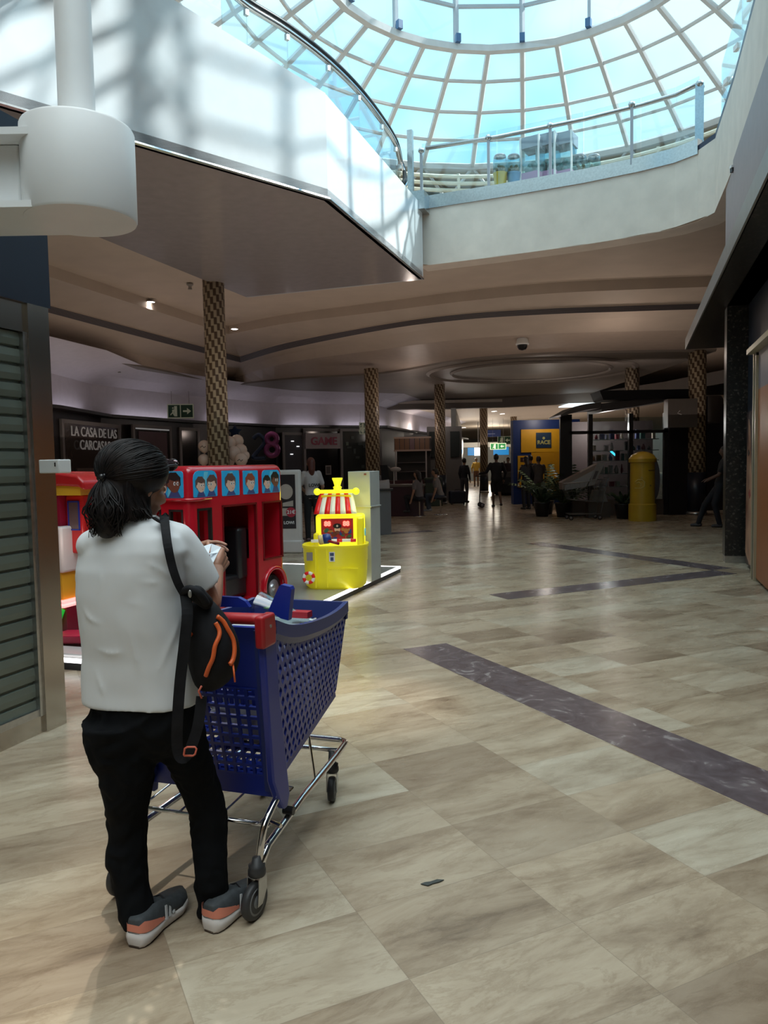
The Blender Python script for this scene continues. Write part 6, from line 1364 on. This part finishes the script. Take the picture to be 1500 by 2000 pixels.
# ------------------------------------------------------------------ sling backpack
BR = aty(408, 1262, 2.34)
bk = thing('backpack', 'black backpack with orange zips hanging from the womans right shoulder', 'backpack', tuple(BR))
bp_ = lambda px, py, Y: aty(px, py, Y) - BR
NYL = mat('black_nylon', (.009, .009, .011), .75, noise_s=30, noise_a=.25, spec=.2); ORG = mat('orange_zip', (.62, .105, .02), .5)
m = MB(); bks = [((378, 402), 1172, .03), ((364, 420), 1190, .045), ((359, 436), 1212, .062), ((360, 450), 1238, .075), ((364, 459), 1265, .08), ((368, 461), 1292, .08), ((374, 455), 1318, .07), ((380, 440), 1340, .055), ((392, 420), 1354, .03)]
rs = []
for (x0, x1), y, d in bks:
    a, b = bp_(x0, y, 2.34), bp_(x1, y, 2.34); c = (a + b) / 2 + Vector((0, .03, 0)); hw = (b - a).length / 2
    rs.append([c + Matrix.Rotation(-.35, 3, 'Z') @ Vector((hw * 1.04 * math.copysign(abs(math.cos(t)) ** .8, math.cos(t)), d * math.copysign(abs(math.sin(t)) ** .8, math.sin(t)), 0)) for t in [2 * PI * k / 28 for k in range(28)]])
m.rings(rs); bg = m.build('bag_body', NYL, bk, smooth=True); sb = bg.modifiers.new('s', 'SUBSURF'); sb.levels = 1; sb.render_levels = 1
bpy.context.view_layer.update()
bvh = BVHTree.FromPolygons([tuple(BR + v) for v in m.v], m.f)
def drape(px, py, lift=.004, fallback=2.26):
    d = ray(px, py).normalized(); hit = bvh.ray_cast(Vector((0, 0, EYE)), d)
    p = hit[0] if hit[0] is not None else aty(px, py, fallback + .06)
    return p - d * lift - BR
MB().tube(catm([drape(*v) for v in ((421, 1216), (428, 1230), (428, 1243), (420, 1262), (416, 1285), (408, 1303), (402, 1320))], 4), .0070, 8).build('zip', ORG, bk, smooth=True)
MB().tube(catm([drape(*v) for v in ((424, 1204), (436, 1214), (444, 1228), (455, 1248), (458, 1270), (455, 1288), (449, 1298))], 4), .0075, 8).build('zip', ORG, bk, smooth=True)
MB().tube([drape(366, 1228), drape(374, 1241)], .006, 8).build('orange_tab', ORG, bk, smooth=True)
MB().tube([drape(455, 1296), bp_(457, 1312, 2.30), bp_(459, 1332, 2.30)], .003, 6).build('zip_cord', ORG, bk, smooth=True)
m = MB(); m.chain([bp_(366, 1158, 2.33), bp_(384, 1160, 2.31), bp_(402, 1176, 2.33)], [.018, .026, .022], 14); m.build('top_flap', NYL, bk, smooth=True)
MB().tube(catm([bp_(358, 1155, 2.30), bp_(372, 1150, 2.28), bp_(390, 1160, 2.28), bp_(404, 1180, 2.30)], 4), .012, 8).build('top_loop', NYL, bk, smooth=True)
MB().ell(bp_(371, 1160, 2.265), (.006, .003, .012), 8, 6).build('buckle', mat('pewter', (.35, .35, .34), .35, .7), bk, smooth=True)
MB().tube([bp_(394, 1340, 2.29), bp_(388, 1350, 2.29), bp_(394, 1364, 2.29)], .0035, 6).build('orange_loop', mat('coral_loop', (.6, .13, .08), .5), bk, smooth=True)
def strap(pts, w, th, name, material):
    q = catm(pts, 5); rs = []
    for i, p in enumerate(q):
        t = (q[min(i + 1, len(q) - 1)] - q[max(i - 1, 0)]).normalized(); view = (p + BR - Vector((0, 0, EYE))).normalized(); s_ = t.cross(view).normalized(); n_ = s_.cross(t)
        ww = w if not isinstance(w, list) else w[0] + (w[1] - w[0]) * i / (len(q) - 1); rs.append([p + s_ * ww + n_ * th, p - s_ * ww + n_ * th, p - s_ * ww - n_ * th, p + s_ * ww - n_ * th])
    return MB().rings(rs).build(name, material, bk)
strap([bp_(322, 1012, 2.50), bp_(321, 1010, 2.42), bp_(322, 1020, 2.34), bp_(327, 1062, 2.288), bp_(336, 1105, 2.282), bp_(348, 1140, 2.285), bp_(362, 1165, 2.30)], [.0145, .0115], .0025, 'shoulder_strap', NYL)
strap([bp_(362, 1160, 2.30), bp_(366, 1200, 2.27), bp_(360, 1260, 2.262), bp_(352, 1330, 2.262), bp_(347, 1400, 2.262), bp_(346, 1455, 2.27), bp_(354, 1480, 2.275), bp_(368, 1470, 2.28), bp_(386, 1420, 2.29), bp_(394, 1360, 2.31)], .0165, .0025, 'lower_strap', NYL)
bq = [bp_(x, y, 2.262) for x, y in ((359, 1474), (361, 1462), (366, 1459), (381, 1459), (384, 1463), (381, 1473), (377, 1476), (360, 1476))]
MB().tube(bq, .0032, 6, loop=True).build('orange_buckle', mat('coral_loop', (0, 0, 0)), bk, smooth=True)

# ================================================================== BLUE SHOPPING TROLLEY
CO = Vector((-.70, 2.54, 0)); cart = thing('shopping_cart', 'blue plastic shopping trolley with red handle and chrome frame', 'shopping cart', tuple(CO), UA)
BL = mat('cart_blue', (.012, .028, .26), .32, noise_a=.04); BLk = mat('cart_blue_rim', (.02, .035, .17), .4); HRD = mat('handle_red', (.40, .018, .022), .35)
CI = Matrix.Rotation(-UA, 3, 'Z')
def cl_(px, py, Y): return CI @ (aty(px, py, Y) - CO)
gB, gT = .40, .965
rT, rF = .305, .225
for q in (-1, 1):
    sd = cart
    hexpanel([(q * .245, .21, .385), (q * .200, .90, .50), (q * rF, .985, .835), (q * rT, .10, .95)], 17, 13, .60, .010, 'side_panel', BL, cart)
    # rim: dips behind the post and rises to the nose
    top = [(.10, .985), (.22, .945), (.36, .915), (.52, .895), (.70, .880), (.86, .878), (.985, .888)]
    pts = [Vector((q * (rT + (rF - rT) * (y - .10) / .885), y, z)) for y, z in top]; dn = catm(pts, 4)
    MB().rings([[p + Vector((q * .014, 0, 0)), p + Vector((q * .014, 0, -.045)), p + Vector((-q * .006, 0, -.075)), p + Vector((-q * .006, 0, 0))] for p in dn]).build('rim', BLk, cart)
    MB().slab([(q * .20, .90, .50), (q * .245, .21, .385), (q * .245, .21, .36), (q * .20, .91, .475)], (-q * .02, 0, 0)).build('bottom_edge', BL, cart)
    # rear corner post
    o = MB().rings([[Vector((q * x + sx * .014, y + sy, z)) for sx, sy in ((-1, -w), (1, -w), (1, w), (-1, w))] for x, y, z, w in ((.268, .215, .285, .012), (.272, .20, .33, .04), (.272, .17, .42, .055), (.285, .11, .70, .045), (.300, .06, .99, .045))]).build('corner_post', BL, cart); bev(o, .006)
    o = MB().rings([[Vector((q * x + sx * .018, y + sy, z)) for sx, sy in ((-1, -w), (1, -w), (1, w), (-1, w))] for x, y, z, w in ((.302, .052, .905, .045), (.304, .05, .96, .048), (.304, .045, 1.015, .045))]).build('handle_bracket', HRD, cart); bev(o, .010, 3)
    MB().lathe([(.006, 0), (.006, .004)], c=(q * .32, .05, .975), n=10, M=Matrix.Rotation(q * PI / 2, 3, 'Y')).build('screw', STEEL, cart)
o = MB().rings([[Vector((x, .035 + .022 * math.cos(t) - .015 * math.cos(x * 5), 1.0 + .019 * math.sin(t))) for t in [2 * PI * k / 14 for k in range(14)]] for x in [-.31 + .62 * k / 16 for k in range(17)]]).build('handle', HRD, cart, smooth=True)
# rear gate
hexpanel([(-.245, .20, .40), (.245, .20, .40), (.268, .12, .74), (-.268, .12, .74)], 13, 9, .72, .010, 'gate_lattice', BL, cart, kind='rect')
MB().slab([(-.268, .12, .74), (.268, .12, .74), (.285, .075, .96), (-.285, .075, .96)], (0, .014, 0)).build('gate_panel', BL, cart)
MB().slab([(-.27, .20, .325), (.27, .20, .325), (.255, .195, .40), (-.255, .195, .40)], (0, .03, 0)).build('gate_sill', BL, cart)
MB().slab([(.225, .185, .36), (.255, .18, .36), (.285, .07, .955), (.255, .075, .955)], (0, -.02, 0)).build('gate_stile', BLk, cart)
MB().slab([(-.225, .185, .36), (-.255, .18, .36), (-.285, .07, .955), (-.255, .075, .955)], (0, -.02, 0)).build('gate_stile', BLk, cart)
# nose and floor
hexpanel([(-.20, .90, .50), (.20, .90, .50), (rF, .985, .835), (-rF, .985, .835)], 11, 9, .60, .010, 'front_panel', BL, cart)
MB().slab([(-rF - .01, .985, .81), (rF + .01, .985, .81), (rF + .01, .995, .885), (-rF - .01, .995, .885)], (0, -.02, 0)).build('rim', BLk, cart)
hexpanel([(-.245, .21, .385), (.245, .21, .385), (.20, .90, .50), (-.20, .90, .50)], 12, 16, .70, .010, 'basket_floor', BL, cart, kind='rect')
# child seat flap: the fins that stand above the handle
fin = [cl_(x, y, 2.74) for x, y in ((524, 1192), (540, 1156), (545, 1145), (549, 1142), (566, 1146), (569, 1152), (563, 1212), (548, 1208))]
MB().slab(fin, (0, .03, 0)).build('seat_fin', BL, cart)
fin2 = [cl_(x, y, 2.74) for x, y in ((405, 1185), (410, 1168), (430, 1165), (465, 1167), (478, 1174), (487, 1186))]
MB().slab(fin2, (0, .02, 0)).build('seat_fin', BL, cart)
hexpanel([(-.23, .27, .62), (.23, .27, .62), (.25, .22, .93), (-.25, .22, .93)], 10, 6, .7, .008, 'seat_back', BL, cart, kind='rect')
# chrome frame
zf = .235
def arc(c, r, a0, a1, n, z): return [Vector((c[0] + r * math.cos(R(a0 + (a1 - a0) * k / n)), c[1] + r * math.sin(R(a0 + (a1 - a0) * k / n)), z)) for k in range(n + 1)]
fpts = [Vector((.262, .03, .10)), Vector((.262, .035, .17)), Vector((.268, .06, .27)), Vector((.27, .10, .31)), Vector((.272, .20, .36))]
for q in (-1, 1): MB().tube(catm([Vector((q * v.x, v.y, v.z)) for v in fpts], 4), .0125, 10).build('rear_leg', CHROME, cart, smooth=True)
base_ = [Vector((.27, .03, .17)), Vector((.262, .10, .20)), Vector((.235, .45, .215))] + arc((.150, 1.00), .050, 0, 90, 5, .225) + arc((-.150, 1.00), .050, 90, 180, 5, .225) + [Vector((-.235, .45, .215)), Vector((-.262, .10, .20)), Vector((-.27, .03, .17))]
base_ = base_[:3] + [Vector((.215, .85, .225))] + base_[3:-3] + [Vector((-.215, .85, .225))] + base_[-3:]
MB().tube(base_, .0135, 10).build('base_tube', CHROME, cart, smooth=True)
MB().tube([(.205, .93, .222), (-.205, .93, .222)], .010, 8).build('cross_bar', CHROME, cart, smooth=True)
MB().tube([(.262, .12, .262), (-.262, .12, .262)], .007, 8).build('cross_bar', CHROME, cart, smooth=True)
for x0, x1 in ((.06, .22), (-.26, -.10)): MB().tube([(x0, .13, .262), (x0, .40, .275), (x1, .40, .275), (x1, .13, .262)], .005, 6, loop=True).build('lower_rack', CHROME, cart, smooth=True)
MB().tube([(.255, .15, .26), (.30, .13, .26)], .008, 6).build('rack_hinge', CHROME, cart); MB().lathe([(.016, 0), (.016, .04)], c=(.23, .30, .235), n=10, M=Matrix.Rotation(PI / 2, 3, 'Y')).build('rack_stop', BLACK, cart)
for q in (-1, 1):
    MB().tube([(q * .19, .62, .43), (q * .225, .60, .225)], .006, 6).build('strut', CHROME, cart)
RUBg = mat('tyre_dark', (.03, .03, .032), .5); GRW = mat('wheel_grey', (.16, .165, .17), .4)
def caster(name, x, y, r, yaw_, top):
    t = bpy.data.objects.new(name, None); C.objects.link(t); t.parent = cart; t.location = (x, y, 0); t.rotation_euler.z = yaw_
    prof = [(r * .72, -.014), (r * .93, -.014), (r, -.006), (r, .006), (r * .93, .014), (r * .72, .014)]
    m = MB().lathe(prof, n=32, M=Matrix.Rotation(PI / 2, 3, 'Y')); m.v = [v + Vector((0, -.02, r)) for v in m.v]; m.build('tyre', RUBg, t, smooth=True)
    m = MB().lathe([(r * .74, -.013), (r * .70, -.016), (r * .45, -.010), (r * .30, -.016), (r * .1, -.018), (.001, -.018)], n=28, M=Matrix.Rotation(PI / 2, 3, 'Y')); m.v = [v + Vector((0, -.02, r)) for v in m.v]; m.build('hub', GRW, t, smooth=True)
    m = MB().lathe([(r * .74, .013), (r * .70, .016), (r * .45, .010), (r * .30, .016), (r * .1, .018), (.001, .018)], n=28, M=Matrix.Rotation(PI / 2, 3, 'Y')); m.v = [v + Vector((0, -.02, r)) for v in m.v]; m.build('hub', GRW, t, smooth=True)
    m = MB()
    for q in (-1, 1): m.slab([(q * .021, -.033, r - .012), (q * .021, -.006, r - .012), (q * .021, .022, r + .03), (q * .021, .022, 2 * r + .016), (q * .021, -.022, 2 * r + .016)], (q * .003, 0, 0))
    m.b2((-.024, -.022, 2 * r + .012), (.024, .022, 2 * r + .018)); m.build('fork', STEEL, t)
    o = MB().lathe([(.027, 2 * r + .016), (.030, 2 * r + .022), (.030, 2 * r + .036), (.027, 2 * r + .042), (.028, 2 * r + .052), (.018, 2 * r + .056), (.014, top)], n=22).build('collar', RUBg, t, smooth=True)
    return t
caster('rear_caster', .262, .02, .062, -.12, .20); caster('rear_caster', -.262, .02, .062, -.1, .20)
caster('front_caster', .17, .92, .055, .25, .22); caster('front_caster', -.155, .90, .055, .2, .22)
# goods in the trolley
cb1 = thing('carrier_bag', 'pale grey bag of shopping low in the blue trolley', 'bag', tuple(CO + CI.transposed() @ Vector((.02, .42, .43))), UA)
m = MB(); m.ell((0, 0, .12), (.16, .14, .13), 18, 12); m.ell((.05, .04, .20), (.10, .08, .10), 14, 10); o = m.build('bag', mat('bag_grey', (.30, .29, .30), .5), cb1); remesh(o, .012, 2); d = o.modifiers.new('w', 'DISPLACE'); d.texture = tx2; d.strength = .03; d.texture_coords = 'LOCAL'
cb2 = thing('dark_pack', 'dark rounded package on top of the pale bag in the trolley', 'package', tuple(CO + CI.transposed() @ Vector((.08, .40, .72))), UA)
o = MB().ell((0, 0, 0), (.13, .11, .05), 18, 10).build('wrap', mat('pack_dark', (.02, .03, .05), .15), cb2, smooth=True)
cb3 = thing('plastic_box', 'pale blue flat box lying in the front of the trolley', 'box', tuple(CO + CI.transposed() @ Vector((.02, .66, .84))), UA)
o = MB().b2((-.17, -.14, -.12), (.17, .16, .0)).build('carton', mat('pale_blue_box', (.42, .50, .56), .4), cb3); bev(o, .01)
cb4 = thing('flower_wrap', 'clear wrapped bouquet with green leaves and a red tag sticking out of the trolley', 'bouquet', tuple(CO + CI.transposed() @ Vector((.05, .72, .87))), UA)
m = MB(); m.lathe([(.004, -.16), (.03, -.05), (.06, .06), (.075, .12)], n=14, cap=False, M=Matrix.Rotation(R(-80), 3, 'Y') ); o = m.build('cellophane', glass('cellophane', (.85, .9, .88), .3, .1), cb4, smooth=True)
m = MB()
for i in range(9): a = Vector((random.uniform(-.10, .0), random.uniform(-.03, .03), random.uniform(-.01, .03))); m.slab([a, a + Vector((.02, .01, .008)), a + Vector((.05, 0, .004)), a + Vector((.02, -.01, .0))], (0, 0, .002))
m.build('leaves', mat('fresh_leaf', (.04, .16, .04), .5), cb4); MB().b2((.04, -.03, -.005), (.12, .02, .02)).build('red_tag', mat('tag_red', (.45, .02, .03), .4), cb4)
for i, (x, y, z, c_, nm) in enumerate(((.12, .60, .62, (.6, .2, .15), 'red and white carton seen through the side of the trolley'), (.10, .74, .66, (.55, .5, .45), 'cream carton seen through the front of the trolley side'), (.13, .48, .64, (.08, .3, .18), 'green packet seen through the trolley side near the post'))):
    t = thing('grocery_pack', nm, 'package', tuple(CO + CI.transposed() @ Vector((x, y, z))), UA + .2 * i); bev(MB().b2((-.05, -.05, -.1), (.05, .05, .08)).build('carton', mat('pack_%d' % i, c_, .4), t), .006); MB().b2((.0505, -.03, -.05), (.053, .03, .03)).build('label', WHITE, t)
# leaf on the floor
lf_ = thing('fallen_leaf', 'small dark leaf lying on the marble floor in the foreground', 'leaf', tuple(atz(846, 1724, .002)))
MB().slab([(-.045, -.01, 0), (-.02, -.022, 0), (0, -.008, 0), (.02, .0, 0), (.04, .014, 0), (.015, .018, 0), (-.01, .004, 0), (-.03, .0, 0)], (0, 0, .003)).build('blade', mat('leaf_floor', (.05, .055, .05), .6), lf_)
